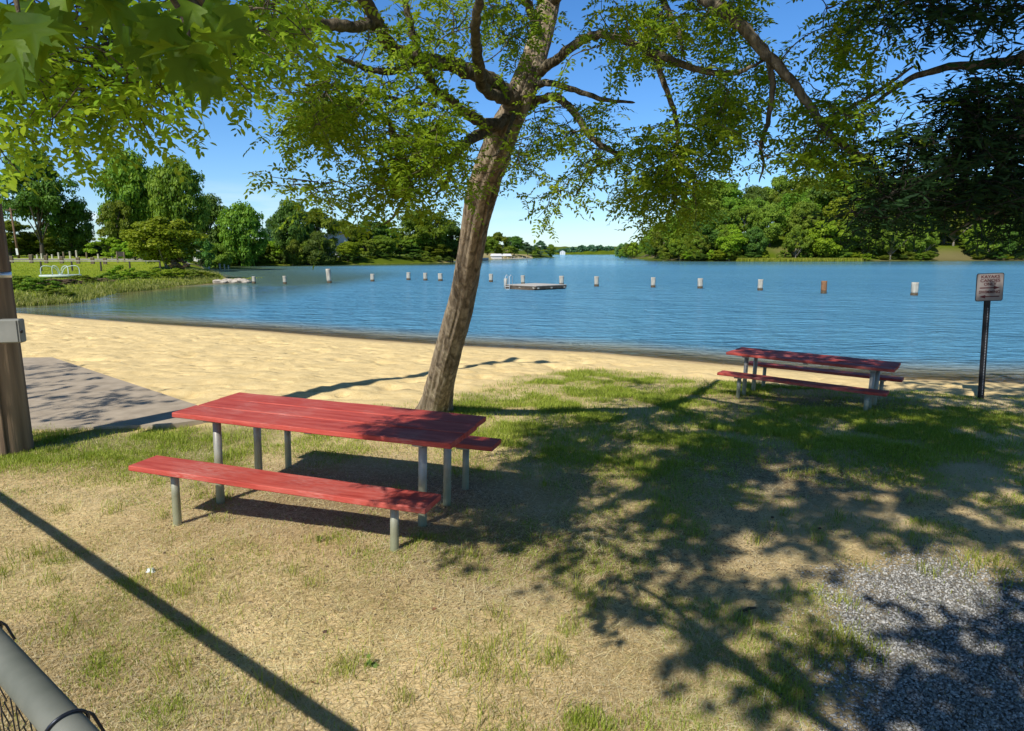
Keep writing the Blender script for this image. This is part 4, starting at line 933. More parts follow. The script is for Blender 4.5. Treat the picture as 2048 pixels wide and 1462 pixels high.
mb = MB(); mb.box((-2.05, 0, .5), (.3, .35, .6), 0, bev=.06); mb.build('outboard_motor', M['black_metal'], bt_)
q = G(366, 537.5, WZ); dk_ = thing('boat_dock', 'small white framed dock left of the moored motorboat', 'dock', (q[0], q[1] + .5, WZ))
mb = MB(); mb.box((0, 0, .35), (2.6, 1.3, .1)); mb.build('deck', M['deck'], dk_)
for x in (-1.2, 1.2):
    for y in (-.55, .55): mb = MB(); mb.lathe([(.05, -1), (.05, 1.15)], 8, (x, y, 0)); mb.build('post', M['white'], dk_)
for y in (-.55, .55): mb = MB(); mb.tube([(-1.2, y, 1.0), (1.2, y, 1.0)], .035, 6); mb.build('rail', M['white'], dk_)
for i, (x, yt, yb) in enumerate(((412, 529, 538), (419, 528, 537.5), (440, 528, 538), (449, 529, 538), (457, 531, 538))):
    gx, gy = G(x, yb, WZ); h = (yb - yt) * gy / F; mb = MB(); mb.lathe([(.13, -1), (.12, h), (.08, h + .05)], 10)
    tag(mb.build('mooring_stake', M['piling'], None, (gx, gy, WZ)), '%s thin mooring stake from the motorboat in the cove' % ordn[i], 'stake', 'mooring stakes in the cove')
# ------------------------------------------------------------------ houses
M['wall_white'] = simple('white_siding', (.6, .6, .57), (.75, .75, .72), 1, .7, .05); M['wall_pink'] = simple('pink_siding', (.5, .3, .25), (.6, .38, .32), 1, .7, .05)
M['roof_grey'] = simple('grey_roof', (.12, .12, .13), (.2, .2, .21), 2, .8, .1); M['glass'] = simple('dark_window', (.03, .04, .05), (.06, .08, .1), 1, .15, 0)
M['roof_white'] = simple('white_metal_roof', (.62, .62, .62), (.75, .75, .75), 1, .5, 0)
def house(name, label, x, yb, Yd, w, d, h, rh, wallm, roofm, rz=0.0, nwin=3, z=None, cat='house', gable_x=False):
    X0 = P(x, yb, Yd)[0]; z0 = gz(X0, Yd) if z is None else z
    t = thing(name, label, cat, (X0, Yd, z0), rz)
    mb = MB(); V = [(-w / 2, -d / 2, -1), (w / 2, -d / 2, -1), (w / 2, d / 2, -1), (-w / 2, d / 2, -1), (-w / 2, -d / 2, h), (w / 2, -d / 2, h), (w / 2, d / 2, h), (-w / 2, d / 2, h), (0, -d / 2, h + rh), (0, d / 2, h + rh)]
    mb.add(V, [(0, 1, 5, 8, 4), (1, 2, 6, 5), (3, 7, 9, 6, 2), (0, 4, 7, 3)]); mb.build('wall', wallm, t)
    mb = MB(); e = .4
    for s in (-1, 1):
        sl = rh / (w / 2); V = [(0, -d / 2 - e, h + rh + .03), (0, d / 2 + e, h + rh + .03), (s * (w / 2 + e), d / 2 + e, h - sl * e + .03), (s * (w / 2 + e), -d / 2 - e, h - sl * e + .03)]
        V += [(a, b_, c_ + .16) for a, b_, c_ in V]; mb.add(V, [(0, 1, 2, 3), (7, 6, 5, 4), (0, 3, 7, 4), (1, 5, 6, 2), (2, 6, 7, 3), (0, 4, 5, 1)])
    mb.build('roof', roofm, t)
    for k in range(nwin):
        xx = -w / 2 + (k + .5) * w / nwin
        for lv in range(max(1, int(h / 2.8))):
            f = MB(); f.box((xx, -d / 2 - .03, 1.5 + lv * 2.8), (1.15, .08, 1.4)); fo_ = f.build('window', M['white'], t)
            f = MB(); f.box((xx, -d / 2 - .075, 1.5 + lv * 2.8), (.95, .03, 1.2)); f.build('pane', M['glass'], fo_)
    return t
house('house', 'white gabled house half hidden among the far left shore trees', 674, 515, 172, 5.2, 7, 5.0, 2.2, M['wall_white'], M['roof_grey'], .15, 2)
house('house', 'pink house glimpsed between trees left of the white gabled house', 608, 515, 170, 7, 6, 4.0, 1.6, M['wall_pink'], M['roof_grey'], -.1, 3)
house('house', 'white house barely showing behind trees above the moored boat', 412, 515, 146, 5, 6, 5.2, 1.8, M['wall_white'], M['roof_grey'], .1, 2)
house('house', 'tiny white house on the horizon across the open water', 1125, 506, 1600, 12, 9, 6, 3, M['wall_white'], M['roof_white'], 0, 2, z=WZ + .6)
bh = thing('boathouse', 'long white-roofed boathouse on the distant left point', 'boathouse', (*G(1003, 518.6, WZ), WZ), .12)
mb = MB()
for cx, w in ((-2.4, 5.2), (2.4, 4.2)):
    z0 = 1.5; V = [(cx - w / 2, -3, z0), (cx + w / 2, -3, z0), (cx + w / 2, 3, z0), (cx - w / 2, 3, z0), (cx - w / 2 + .4, -1, z0 + 1.0), (cx + w / 2 - .4, -1, z0 + 1.0), (cx + w / 2 - .4, 1, z0 + 1.0), (cx - w / 2 + .4, 1, z0 + 1.0)]
    mb.add(V, [(3, 2, 1, 0), (4, 5, 6, 7), (0, 1, 5, 4), (1, 2, 6, 5), (2, 3, 7, 6), (3, 0, 4, 7)])
mb.build('roof', M['roof_white'], bh)
mb = MB(); mb.box((-2.4, 0, .8), (4.6, 5, 1.4)); mb.build('wall', M['wall_white'], bh)
for x in (.6, 2.4, 4.2):
    for y in (-2.6, 2.6): mb = MB(); mb.lathe([(.1, -1), (.1, 1.5)], 8, (x, y, 0)); mb.build('post', M['piling'], bh)
mb = MB(); mb.box((1.5, -3.4, .35), (12, 1.0, .15)); mb.build('walkway', M['deck'], bh)
q = G(1045, 518.0, WZ); dd = thing('boat_dock', 'long low dock with mooring posts right of the boathouse', 'dock', (q[0], q[1], WZ))
mb = MB(); mb.box((0, 0, .4), (9, 1.2, .15)); mb.build('deck', M['deck'], dd)
for x in (-4, -2, 0, 2, 4): mb = MB(); mb.lathe([(.09, -1), (.09, 1.3)], 8, (x, .6, 0)); mb.build('post', M['piling'], dd)
q = G(962, 521, WZ); b2 = thing('motorboat', 'white boat moored left of the boathouse beside the leaning trunk', 'boat', (q[0], q[1], WZ), .3); mb = MB(); hull(mb, 6, 2.2, .8); mb.build('hull', M['white'], b2); mb = MB(); mb.box((-.4, 0, 1.2), (1.6, 1.4, .7), 0, bev=.15); mb.build('cabin', M['white'], b2)
# ------------------------------------------------------------------ near trees
def limb_mesh(name, pts, rad, n=14, per=7, rough=.06, seed=0):
    c = catmull(pts, per); r = np.interp(np.linspace(0, len(pts) - 1, len(c)), range(len(pts)), rad)
    a = np.linspace(0, 2 * pi, n, endpoint=False)
    wob = (vn(np.arange(len(c)) * .5 + seed * 9, np.zeros(len(c)), seed) - .5)
    c = c + np.stack([wob, np.roll(wob, 3), wob[::-1]], 1) * r[:, None] * .5
    R2 = r[:, None] * (1 + rough * 2 * (vn(a[None, :] * 1.4 + seed, np.arange(len(c))[:, None] * .8, seed + 3) - .5))
    R2[-1] *= .3
    V, Fc = tube_np(c, R2, n)
    mb = MB(); mb.add(V, Fc, True); return mb.mesh(name), c
def compound_leaves(base, dirn, length, nl=6, lf=.032, kind='oval', seed=0, droop=.25):
    """pinnate leaves: arrays of base (n,3), dirn (n,3) unit, length (n,) -> leaflet arrays"""
    n = len(base); up = np.tile([0, 0, 1.0], (n, 1)); side = np.cross(dirn, up) + RNG.normal(size=(n, 3)) * .25; side /= np.linalg.norm(side, axis=1)[:, None]
    nrm = np.cross(side, dirn); nrm /= np.linalg.norm(nrm, axis=1)[:, None]
    C = []; A = []; Nn = []; S = []; Rn = []; tone = RNG.uniform(0, .6, n)
    for j in range(nl + 1):
        t = .22 + .78 * j / nl
        ctr = base + dirn * (length * t)[:, None] - np.array([0, 0, 1.0]) * (droop * length * t * t)[:, None]
        for s in ((-1, 1) if j < nl else (0,)):
            al = side * s + dirn * (.45 if s else 1.0); al = al / np.linalg.norm(al, axis=1)[:, None]
            C.append(ctr); A.append(al); Nn.append(nrm + RNG.normal(size=(n, 3)) * .35); S.append(lf * RNG.uniform(.8, 1.25, n)); Rn.append(np.clip(tone + RNG.uniform(0, .4, n), 0, 1))
    return np.concatenate(C), np.concatenate(A), np.concatenate(Nn), np.concatenate(S), np.concatenate(Rn)
def spray_tree(root, skel, sprays, leafm, twigm, nl=6, lf=.034, kind='oval', llen=(.13, .2), per=(6, 10), sl=.45, simple_leaf=False, down=.25, maxtw=1.6):
    """sprays: (n,3) centres. Each gets a twig from the nearest skeleton point and leaves along its end."""
    sk = np.concatenate(skel); Bs = []; Ds = []; tv = []; tf = []; off = 0
    order = np.argsort([((sk - p) ** 2).sum(1).min() for p in sprays])
    for p in np.asarray(sprays)[order]:
        d2 = ((sk - p) ** 2).sum(1); j = int(np.argmin(d2)); s0 = sk[j]; dist = sqrt(d2[j])
        dv = (p - s0) / (dist + 1e-6)
        out = dv * .6 + RNG.normal(size=3) * .5 + np.array([0, 0, -down]); out /= np.linalg.norm(out)
        e = p + out * sl
        if dist < maxtw or True:
            pts = np.array([s0, s0 * .5 + p * .5 + RNG.normal(size=3) * .08 * dist, p, p + out * sl * .55 + RNG.normal(size=3) * .03, e])
            c = catmull(pts, 3); r = np.linspace(.0035 + .005 * min(dist, 1.2), .0018, len(c)); sk = np.concatenate([sk, c[2:9]])
        else:
            pts = np.array([p - out * .15, p, p + out * sl * .55 + RNG.normal(size=3) * .03, e]); c = catmull(pts, 3); r = np.linspace(.004, .0018, len(c))
        V, Fc = tube_np(c, r, 4, False); tv.append(V); tf.append(np.array(Fc) + off); off += len(V)
        k = RNG.integers(*per); ts = np.linspace(.05, 1, k)
        q = (p[None] + (e - p)[None] * ts[:, None]) + RNG.normal(size=(k, 3)) * .015
        sd = np.cross(out, [0, 0, 1.0]); sd /= np.linalg.norm(sd) + 1e-6
        al = sd[None] * np.where(np.arange(k) % 2, 1, -1)[:, None] * .9 + out[None] * .5 + RNG.normal(size=(k, 3)) * .35 + np.array([0, 0, -.15]); al /= np.linalg.norm(al, axis=1)[:, None]
        Bs.append(q); Ds.append(al)
    Bs = np.concatenate(Bs); Ds = np.concatenate(Ds)
    if simple_leaf:
        n = len(Bs); nn = np.cross(Ds, RNG.normal(size=(n, 3))) + [0, 0, .9]
        V, Fi, rn = leaf_cards(Bs, nn, RNG.uniform(.75, 1.25, n) * lf, RNG.uniform(0, 1, n), kind, Ds)
    else:
        C, A, Nn, S, Rn = compound_leaves(Bs, Ds, RNG.uniform(*llen, len(Bs)), nl, lf, kind)
        V, Fi, rn = leaf_cards(C, Nn, S, Rn, kind, A)
    put('twigs', mesh_np('twigs', np.concatenate(tv), np.concatenate(tf), None, True), twigm, root)
    put('foliage', mesh_np('foliage', V, Fi, {'rnd': rn}), leafm, root)
def cloud(poly, n, d0, d1, thin=0.0, seed=1):
    """random points whose outline matches a crown silhouette, spread through its depth"""
    r = np.random.default_rng(seed); xs_ = [p[0] for p in poly]; ys_ = [p[1] for p in poly]; out = []
    while len(out) < n:
        x = r.uniform(min(xs_), max(xs_)); y = r.uniform(min(ys_), max(ys_))
        if not inpoly(np.array(x), np.array(y), poly): continue
        if thin and float(fbm(np.array(x / 75), np.array(y / 75), seed, 2)) < thin: continue
        out.append(P(x, y, r.uniform(d0, d1)))
    return np.array(out)
# --- leaning locust tree
tb = P(870, 822, 9.2)
lt = thing('locust_tree', 'leaning locust tree with furrowed trunk and feathery leaves behind the red table', 'tree', (0, 0, 0))
TP = [(868, 850, 9.22), (871, 818, 9.18), (880, 770, 8.8), (893, 720, 8.45), (907, 665, 8.1), (924, 600, 7.72), (935, 540, 7.45), (945, 480, 7.2), (953, 430, 7.0), (966, 380, 6.85), (984, 325, 6.65), (1006, 270, 6.5), (1028, 222, 6.42), (1046, 180, 6.4), (1062, 135, 6.45), (1076, 90, 6.5), (1090, 40, 6.6), (1104, -20, 6.8), (1116, -120, 7.1), (1120, -260, 7.4)]
TR = [q * .9 for q in [.30, .225, .195, .178, .168, .158, .152, .148, .155, .165, .155, .145, .135, .135, .125, .12, .11, .1, .08, .05]]
tp = catmull([P(*q) for q in TP], 16); tr = np.interp(np.linspace(0, len(TP) - 1, len(tp)), range(len(TP)), TR)
n = 96; a = np.linspace(0, 2 * pi, n, endpoint=False); s = np.concatenate([[0], np.cumsum(np.linalg.norm(np.diff(tp, axis=0), axis=1))])
S2, A2 = np.meshgrid(s, a, indexing='ij')
A3 = A2 + .35 * S2 + .35 * (vn(S2 * 2.2, np.sin(A2) * 1.5 + 5, 4) - .5)        # slightly spiralling furrows
def perA(scl_, sd, f=1.0): return vn(np.cos(A3) * scl_ + 20 + S2 * f * .15, np.sin(A3) * scl_ + 20 + S2 * f, sd)
rid = 1 - np.abs(2 * perA(4.2, 6, 1.7) - 1); rid2 = 1 - np.abs(2 * perA(8.5, 8, 3.2) - 1); lump = perA(1.1, 9, 1.1) - .5
disp = .085 * (rid - .5) + .045 * (rid2 - .5) + .08 * lump
flare = np.exp(-S2 / .26) * .9 * np.abs(np.sin(A2 * 2.5 + .6)) ** .8
for (ks, ka, kr, ka_) in ((2.9, 1.2, .22, .35), (3.6, 4.2, .25, .28), (4.6, .5, .22, .3), (2.35, 3.4, .15, .25)):
    disp += kr * np.exp(-((S2 - ks) / .14) ** 2 - ((np.angle(np.exp(1j * (A2 - ka)))) / .45) ** 2) * ka_
RRR = tr[:, None] * (1 + disp * 1.6 + flare)
V, Fc = tube_np(tp, RRR, n)
tm = mesh_np('trunk', V, [np.array(Fc[:-2])], {'groove': np.clip(.85 - rid.ravel() * 1.0 - rid2.ravel() * .45, 0, 1)}, True)
put('trunk', tm, M['bark'], lt)
LIMBS = [
 ([(1030, 225, 6.4), (1012, 185, 6.2), (960, 150, 5.9), (900, 128, 5.6), (835, 118, 5.4), (785, 95, 5.2), (755, 45, 5.0), (722, -20, 4.8), (690, -110, 4.7)], [.125, .115, .1, .09, .08, .075, .07, .06, .04]),
 ([(755, 48, 5.05), (700, 52, 4.7), (640, 48, 4.4), (585, 52, 4.1), (530, 68, 3.8), (470, 105, 3.5), (430, 118, 3.3), (405, 140, 3.2)], [.055, .05, .045, .042, .036, .03, .024, .012]),
 ([(1020, 230, 6.4), (985, 250, 6.2), (945, 235, 6.0), (905, 205, 5.8), (872, 180, 5.6), (850, 140, 5.4), (835, 100, 5.3), (815, 30, 5.2), (800, -60, 5.1)], [.09, .075, .068, .06, .055, .045, .04, .035, .02]),
 ([(1018, 200, 6.3), (970, 180, 5.7), (955, 110, 5.1), (950, 50, 4.7), (962, -20, 4.4), (975, -140, 4.2)], [.1, .09, .075, .062, .055, .03]),
 ([(1000, 245, 6.4), (945, 275, 6.1), (910, 308, 5.8), (880, 325, 5.6), (835, 350, 5.4), (808, 318, 5.3), (790, 270, 5.2), (770, 235, 5.1), (745, 240, 5.0)], [.085, .06, .05, .045, .038, .032, .026, .022, .012]),
 ([(896, 318, 5.7), (900, 345, 5.6), (890, 370, 5.5), (870, 390, 5.4)], [.03, .03, .024, .01]),
 ([(872, 212, 5.7), (820, 205, 5.6), (760, 190, 5.5), (700, 176, 5.4), (640, 170, 5.3), (604, 170, 5.25)], [.028, .024, .022, .02, .018, .014]),
 ([(835, 120, 5.4), (800, 140, 5.3), (755, 142, 5.2), (710, 128, 5.1), (672, 112, 5.0)], [.04, .036, .03, .026, .014]),
 ([(1052, 215, 6.45), (1075, 200, 6.4), (1110, 195, 6.2), (1140, 215, 6.0), (1170, 258, 5.8), (1200, 290, 5.7), (1236, 314, 5.6), (1190, 335, 5.6), (1165, 370, 5.6), (1150, 392, 5.6)], [.06, .055, .048, .042, .036, .032, .024, .016, .012, .006]),
 ([(1060, 150, 6.4), (1100, 130, 6.2), (1150, 90, 6.0), (1200, 68, 5.8), (1260, 85, 5.5), (1330, 115, 5.3), (1400, 140, 5.1), (1470, 145, 5.0), (1530, 120, 4.9)], [.07, .06, .052, .046, .04, .036, .03, .022, .012]),
 ([(1098, 10, 6.7), (1160, -60, 6.2), (1260, -90, 5.8), (1340, -50, 5.4), (1420, 5, 5.1), (1480, 50, 4.9), (1530, 105, 4.8), (1590, 170, 4.7), (1645, 250, 4.6), (1700, 300, 4.5), (1745, 322, 4.4)], [.085, .075, .068, .062, .056, .052, .05, .04, .034, .026, .014]),
 ([(1538, 120, 4.8), (1545, 170, 4.8), (1537, 240, 4.8), (1522, 290, 4.8), (1527, 330, 4.8), (1518, 365, 4.8)], [.03, .026, .022, .018, .012, .006]),
 ([(1310, 110, 5.4), (1330, 170, 5.3), (1350, 230, 5.3), (1355, 290, 5.3), (1340, 350, 5.3), (1350, 400, 5.3), (1330, 440, 5.3)], [.03, .028, .024, .02, .016, .012, .006]),
 ([(1300, -70, 5.6), (1330, 10, 5.4), (1355, 60, 5.3), (1370, 120, 5.2)], [.035, .03, .025, .012]),
 ([(1060, 180, 6.4), (1090, 165, 6.2), (1150, 180, 6.0), (1210, 200, 5.8), (1270, 205, 5.6)], [.05, .04, .032, .025, .012]),
 ([(780, 260, 5.2), (800, 330, 5.2), (812, 380, 5.2), (790, 430, 5.2), (765, 450, 5.2)], [.022, .02, .018, .014, .006]),
 ([(1640, 245, 4.6), (1700, 215, 4.6), (1760, 180, 4.5), (1830, 130, 4.4)], [.026, .02, .015, .008]),
 ([(1085, 60, 6.55), (1050, 0, 6.3), (1020, -80, 6.0), (980, -200, 5.8)], [.06, .05, .04, .03]),
 ([(1045, 185, 6.4), (1000, 300, 6.0), (960, 312, 5.8)], [.03, .014, .006]),
 ([(430, 118, 3.3), (395, 130, 3.1), (340, 100, 3.0), (270, 60, 2.9), (180, 40, 2.8), (90, 30, 2.7), (0, 40, 2.65), (-80, 80, 2.6)], [.024, .024, .022, .02, .016, .013, .01, .005]),
 ([(415, 0, 3.1), (418, 60, 3.1), (410, 110, 3.1), (398, 145, 3.1)], [.018, .017, .015, .006]),
 ([(270, 60, 2.9), (235, 85, 2.8), (205, 95, 2.75), (170, 170, 2.7), (165, 220, 2.65)], [.014, .012, .01, .007, .003]),
 ([(340, 100, 3.0), (330, 150, 2.9), (300, 200, 2.8), (285, 250, 2.75)], [.012, .009, .006, .003])]
skel = [tp[::3]]
for i, (pp, rr_) in enumerate(LIMBS):
    me, c = limb_mesh('branch', [P(*q) for q in pp], [q * (.66, .74, .66, .5, .72)[i] if i < 5 else q * .74 for q in rr_], 18, 12, .12, i)
    put('branch', me, M['limb'], lt); skel.append(c)
sp1 = [cloud([(560, 5), (640, -10), (720, -20), (760, 40), (780, 95), (690, 75), (640, 70), (560, 60)], 40, 4.4, 5.6, .42, 1),
       cloud([(800, -30), (940, -30), (940, 60), (860, 90), (820, 60)], 22, 4.6, 5.8, .42, 51), cloud([(975, -30), (1075, -30), (1070, 60), (1040, 120), (980, 110)], 30, 5.2, 6.2, .3, 52),
       cloud([(605, 180), (670, 150), (760, 215), (860, 235), (900, 270), (870, 330), (820, 370), (790, 400), (750, 430), (690, 430), (630, 395), (575, 365), (625, 340), (645, 270), (600, 220)], 185, 4.2, 5.5, .45, 2),
       cloud([(700, 110), (830, 150), (860, 200), (760, 185), (690, 150)], 16, 4.6, 5.4, 0, 53), cloud([(900, 330), (960, 330), (960, 400), (900, 400)], 7, 5.5, 6.3, 0, 54),
       cloud([(1090, 60), (1180, 20), (1300, 0), (1480, 0), (1520, 60), (1560, 170), (1480, 210), (1420, 240), (1330, 230), (1240, 190), (1180, 150)], 135, 4.8, 6.2, .45, 3),
       cloud([(1080, 200), (1170, 210), (1210, 300), (1180, 360), (1120, 405), (1065, 405), (1070, 350), (1010, 360), (990, 350), (1040, 260)], 55, 5.0, 6.3, .45, 4),
       cloud([(1290, 210), (1400, 190), (1440, 260), (1410, 330), (1380, 400), (1360, 410), (1290, 410), (1250, 380), (1270, 330), (1300, 270)], 85, 4.9, 5.6, .44, 5),
       cloud([(1480, 270), (1560, 285), (1640, 260), (1700, 230), (1790, 260), (1790, 310), (1700, 310), (1620, 320), (1530, 320)], 44, 4.2, 5.0, .36, 6),
       cloud([(1600, 150), (1680, 190), (1720, 150), (1800, 190), (1700, 250), (1640, 220)], 16, 4.2, 5.0, 0, 16),
       cloud([(1280, 330), (1390, 350), (1400, 400), (1360, 420), (1290, 405)], 22, 4.9, 5.5, 0, 7),
       cloud([(1560, 0), (1780, 0), (1800, 60), (1740, 100), (1660, 90), (1600, 60)], 28, 4.2, 5.0, .36, 17),
       cloud([(700, -60), (1500, -80), (1500, -330), (700, -330)], 95, 4.8, 7.2, .40, 8)]
sp2 = [cloud([(0, 0), (200, -20), (430, -20), (550, 20), (540, 60), (430, 100), (340, 140), (290, 195), (220, 190), (160, 200), (100, 215), (0, 190)], 140, 2.4, 3.3, .34, 11),
       cloud([(-160, 0), (0, 0), (0, 250), (-160, 200)], 14, 2.4, 3.0, 0, 12), cloud([(470, -40), (600, -30), (560, 100), (480, 120)], 18, 2.9, 3.9, .2, 13)]
spray_tree(lt, skel, np.concatenate(sp1), M['locust_leaf'], M['limb'], nl=6, lf=.036, llen=(.12, .2), per=(6, 9), sl=.27, down=.15)
spray_tree(lt, skel, np.concatenate(sp2), M['locust_leaf'], M['limb'], nl=6, lf=.036, llen=(.12, .19), per=(4, 6), sl=.24, down=.5, maxtw=.7)
# --- broad-leaved tree whose big lobed leaves hang close to the camera; its crown also shades the foreground
gum = thing('sweetgum_tree', 'sweetgum branch with big lobed leaves hanging nearest at the upper left', 'tree', (0, 0, 0))
GB = [([(.9, -4.2, -.1), (.85, -4.1, 2.2), (.7, -3.9, 4.2), (.5, -3.7, 5.5), (.3, -3.5, 6.5)], [.22, .19, .16, .1, .04]),
      ([(.7, -3.9, 4.2), (.1, -2.4, 4.2), (-.5, -.8, 3.7), P(330, -160, 1.5), P(330, -40, 1.55), P(370, 40, 1.6), P(380, 110, 1.6)], [.1, .07, .04, .016, .010, .007, .003]),
      ([(-.5, -.8, 3.7), P(150, -240, 1.3), P(30, -90, 1.3), P(40, 40, 1.3)], [.02, .012, .008, .003])]
sk3 = []
for i, (pp, rr_) in enumerate(GB):
    me, c = limb_mesh('trunk' if i == 0 else 'branch', pp, rr_, 14, 7, .1, 60 + i); put('trunk' if i == 0 else 'branch', me, M['limb'], gum); sk3.append(c)
# overhead crown: leaf clusters whose shadows make the dappled shade on the foreground
def shade_points(regions, seed):
    r = np.random.default_rng(seed); out = []
    for poly, nn, h0, h1, thin in regions:
        xs_ = [p[0] for p in poly]; ys_ = [p[1] for p in poly]; k = 0; tries = 0
        while k < nn and tries < 60000:
            tries += 1
            x = r.uniform(min(xs_), max(xs_)); y = r.uniform(min(ys_), max(ys_))
            if not inpoly(np.array(x), np.array(y), poly): continue
            if float(fbm(np.array(x * 1.1), np.array(y * 1.1), seed, 2)) < thin: continue
            h = r.uniform(h0, h1); out.append((x - SH[0] * h, y - SH[1] * h, h)); k += 1
    return np.array(out)
GPX = lambda L_: [G(a_, b_, 0) for a_, b_ in L_]
R_near = [(GPX([(1120, 1075), (1200, 1060), (1420, 1080), (1500, 1180), (1460, 1240), (1380, 1200), (1300, 1200), (1230, 1190), (1130, 1200)]), 34, 4.2, 5.6, 0),
          (GPX([(1500, 1180), (1640, 1200), (1700, 1300), (1650, 1462), (1560, 1400), (1420, 1350), (1340, 1330), (1340, 1260), (1420, 1230)]), 34, 4.2, 5.4, 0),
          (GPX([(1650, 1560), (1700, 1330), (1800, 1250), (2048, 1200), (2200, 1200), (2300, 1600)]), 125, 4.2, 6, .43),
          (GPX([(930, 1075), (880, 1130), (960, 1110), (990, 1050)]), 3, 4, 4.6, 0)]
gsp = shade_points(R_near, 3)
# lobed leaves: hanging ones in view + the overhead ones
vis = np.concatenate([cloud([(0, 0), (100, -10), (100, 70), (60, 130), (0, 130)], 26, 1.25, 1.5, 0, 21), cloud([(230, -10), (470, -10), (470, 60), (430, 160), (400, 180), (330, 150), (260, 90)], 60, 1.45, 1.9, 0, 22), cloud([(100, -60), (240, -60), (230, 30), (120, 10)], 10, 1.4, 1.7, 0, 23)])
nv = len(vis); dn = RNG.normal(size=(nv, 3)) * .5 + [0, 0, -1]; nn_ = RNG.normal(size=(nv, 3)) * .5 + [.2, -1, .5]
V1, F1, r1 = leaf_cards(vis, nn_, RNG.uniform(.055, .10, nv), RNG.uniform(0, .7, nv), 'lobed', dn)
put('foliage', mesh_np('foliage', V1, F1, {'rnd': r1}), M['gum_leaf'], gum)
extra = []
for p_ in gsp[::12]:
    j = int(np.argmin(((sk3[0] - p_) ** 2).sum(1))); a0 = sk3[0][min(j, len(sk3[0]) - 6)]
    c = catmull([a0, a0 * .55 + p_ * .45 + np.array([0, 0, .35]), p_], 6); extra.append((c, np.linspace(.018, .006, len(c))))
mb = MB()
for c, r_ in extra: mb.tube(c, r_, 6); 
mb.build('branches', M['limb'], gum)
spray_tree(gum, sk3 + [e[0] for e in extra], gsp, M['gum_leaf'], M['limb'], lf=.125, kind='lobed', per=(6, 9), sl=.3, simple_leaf=True, maxtw=1.3)
# --- big oak behind the camera: dense overhead shade on the right half
oak = thing('oak_tree', 'tall shade tree standing outside the view whose crown shades the right side', 'tree', (0, 0, 0))
OB = [([(4.4, -6.5, -.1), (4.3, -6.4, 3), (4.2, -6.2, 6), (4.0, -6, 9), (3.9, -5.8, 11.5)], [.42, .36, .3, .22, .1])]
for e in ((0, 1.5, 8.2), (2.5, 2.5, 8), (5, 2, 8.4), (7.5, -1, 8), (1, -3, 8.6), (-1.2, -1, 7.6), (3.5, 4.4, 8.0), (9, 3, 8)):
    OB.append(([(4.2, -6.2, 6), tuple(np.array([4.2, -6.2, 6]) * .5 + np.array(e) * .5 + [0, 0, .6]), e], [.18, .11, .03]))
sk4 = []
for i, (pp, rr_) in enumerate(OB):
    me, c = limb_mesh('trunk' if i == 0 else 'branch', pp, rr_, 12, 8, .1, 80 + i); put('trunk' if i == 0 else 'branch', me, M['limb'], oak); sk4.append(c)
R_far = [(GPX([(1500, 900), (1700, 840), (1900, 800), (2150, 800), (2300, 900), (2400, 1150), (2048, 1150), (1850, 1080), (1600, 1050), (1480, 980)]), 400, 5.8, 8.4, .34),
         (GPX([(1000, 930), (1300, 880), (1500, 900), (1500, 1000), (1620, 1060), (1600, 1180), (1420, 1090), (1180, 1060), (1000, 1040), (960, 980)]), 230, 5.6, 7.6, .38),
         (GPX([(1780, 730), (2060, 745), (2300, 800), (1900, 810), (1780, 800), (1600, 830), (1560, 770)]), 150, 6.4, 8.4, .28),
         ([(2.0, 7.2), (4.0, 6.8), (6.0, 8.0), (5.6, 10), (3.2, 9.8)], 150, 5.4, 7.6, .30),
         ([(3.5, 9.6), (6.4, 8.6), (7.2, 11.5), (4.4, 12.6)], 190, 6, 8, .16),
         ([(7.4, 10.6), (10.2, 10.6), (10.4, 13.6), (7.6, 13.2)], 70, 7, 8.4, .2),
         ([(4, 7), (12, 5), (17, 9), (14, 15), (8, 13), (5, 10)], 300, 6.6, 9.0, .28)]
osp = shade_points(R_far, 9)
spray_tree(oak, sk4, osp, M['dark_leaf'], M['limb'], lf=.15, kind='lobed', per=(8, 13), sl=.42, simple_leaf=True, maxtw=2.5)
# --- dark tree at the right with drooping boughs
dt = thing('willow_oak_tree', 'dark shaded tree with drooping narrow-leaved boughs filling the upper right', 'tree', (0, 0, 0))
DB = [([(8.2, 4.2, -.1), (8.1, 4.2, 2), (7.9, 4.2, 4), (7.6, 4.1, 6), (7.3, 4.0, 8)], [.3, .26, .22, .16, .08]),
      ([(7.9, 4.2, 4), P(2200, 90, 4.5), P(2048, 118, 4.6), P(1960, 128, 4.6), P(1880, 138, 4.6), P(1820, 158, 4.6), P(1770, 190, 4.6), P(1720, 230, 4.6)], [.12, .05, .034, .028, .024, .018, .012, .006]),
      ([(8.0, 4.2, 3), P(2200, 190, 4.4), P(2048, 265, 4.4), P(1960, 320, 4.4), P(1880, 345, 4.4), P(1790, 385, 4.4), P(1720, 430, 4.4)], [.11, .05, .034, .028, .022, .014, .006]),
      ([P(2200, 190, 4.4), P(2120, 340, 4.3), P(2048, 392, 4.3), P(1990, 425, 4.3), P(1940, 445, 4.3), P(1900, 470, 4.3)], [.04, .03, .018, .014, .010, .005]),
      ([(7.6, 4.1, 6), P(2200, -120, 4.2), P(2040, -60, 4.2), P(1900, -20, 4.2), P(1800, 10, 4.2)], [.1, .05, .03, .02, .008])]
sk5 = []
for i, (pp, rr_) in enumerate(DB):
    me, c = limb_mesh('trunk' if i == 0 else 'branch', pp, rr_, 12, 8, .1, 100 + i); put('trunk' if i == 0 else 'branch', me, M['limb'], dt); sk5.append(c)
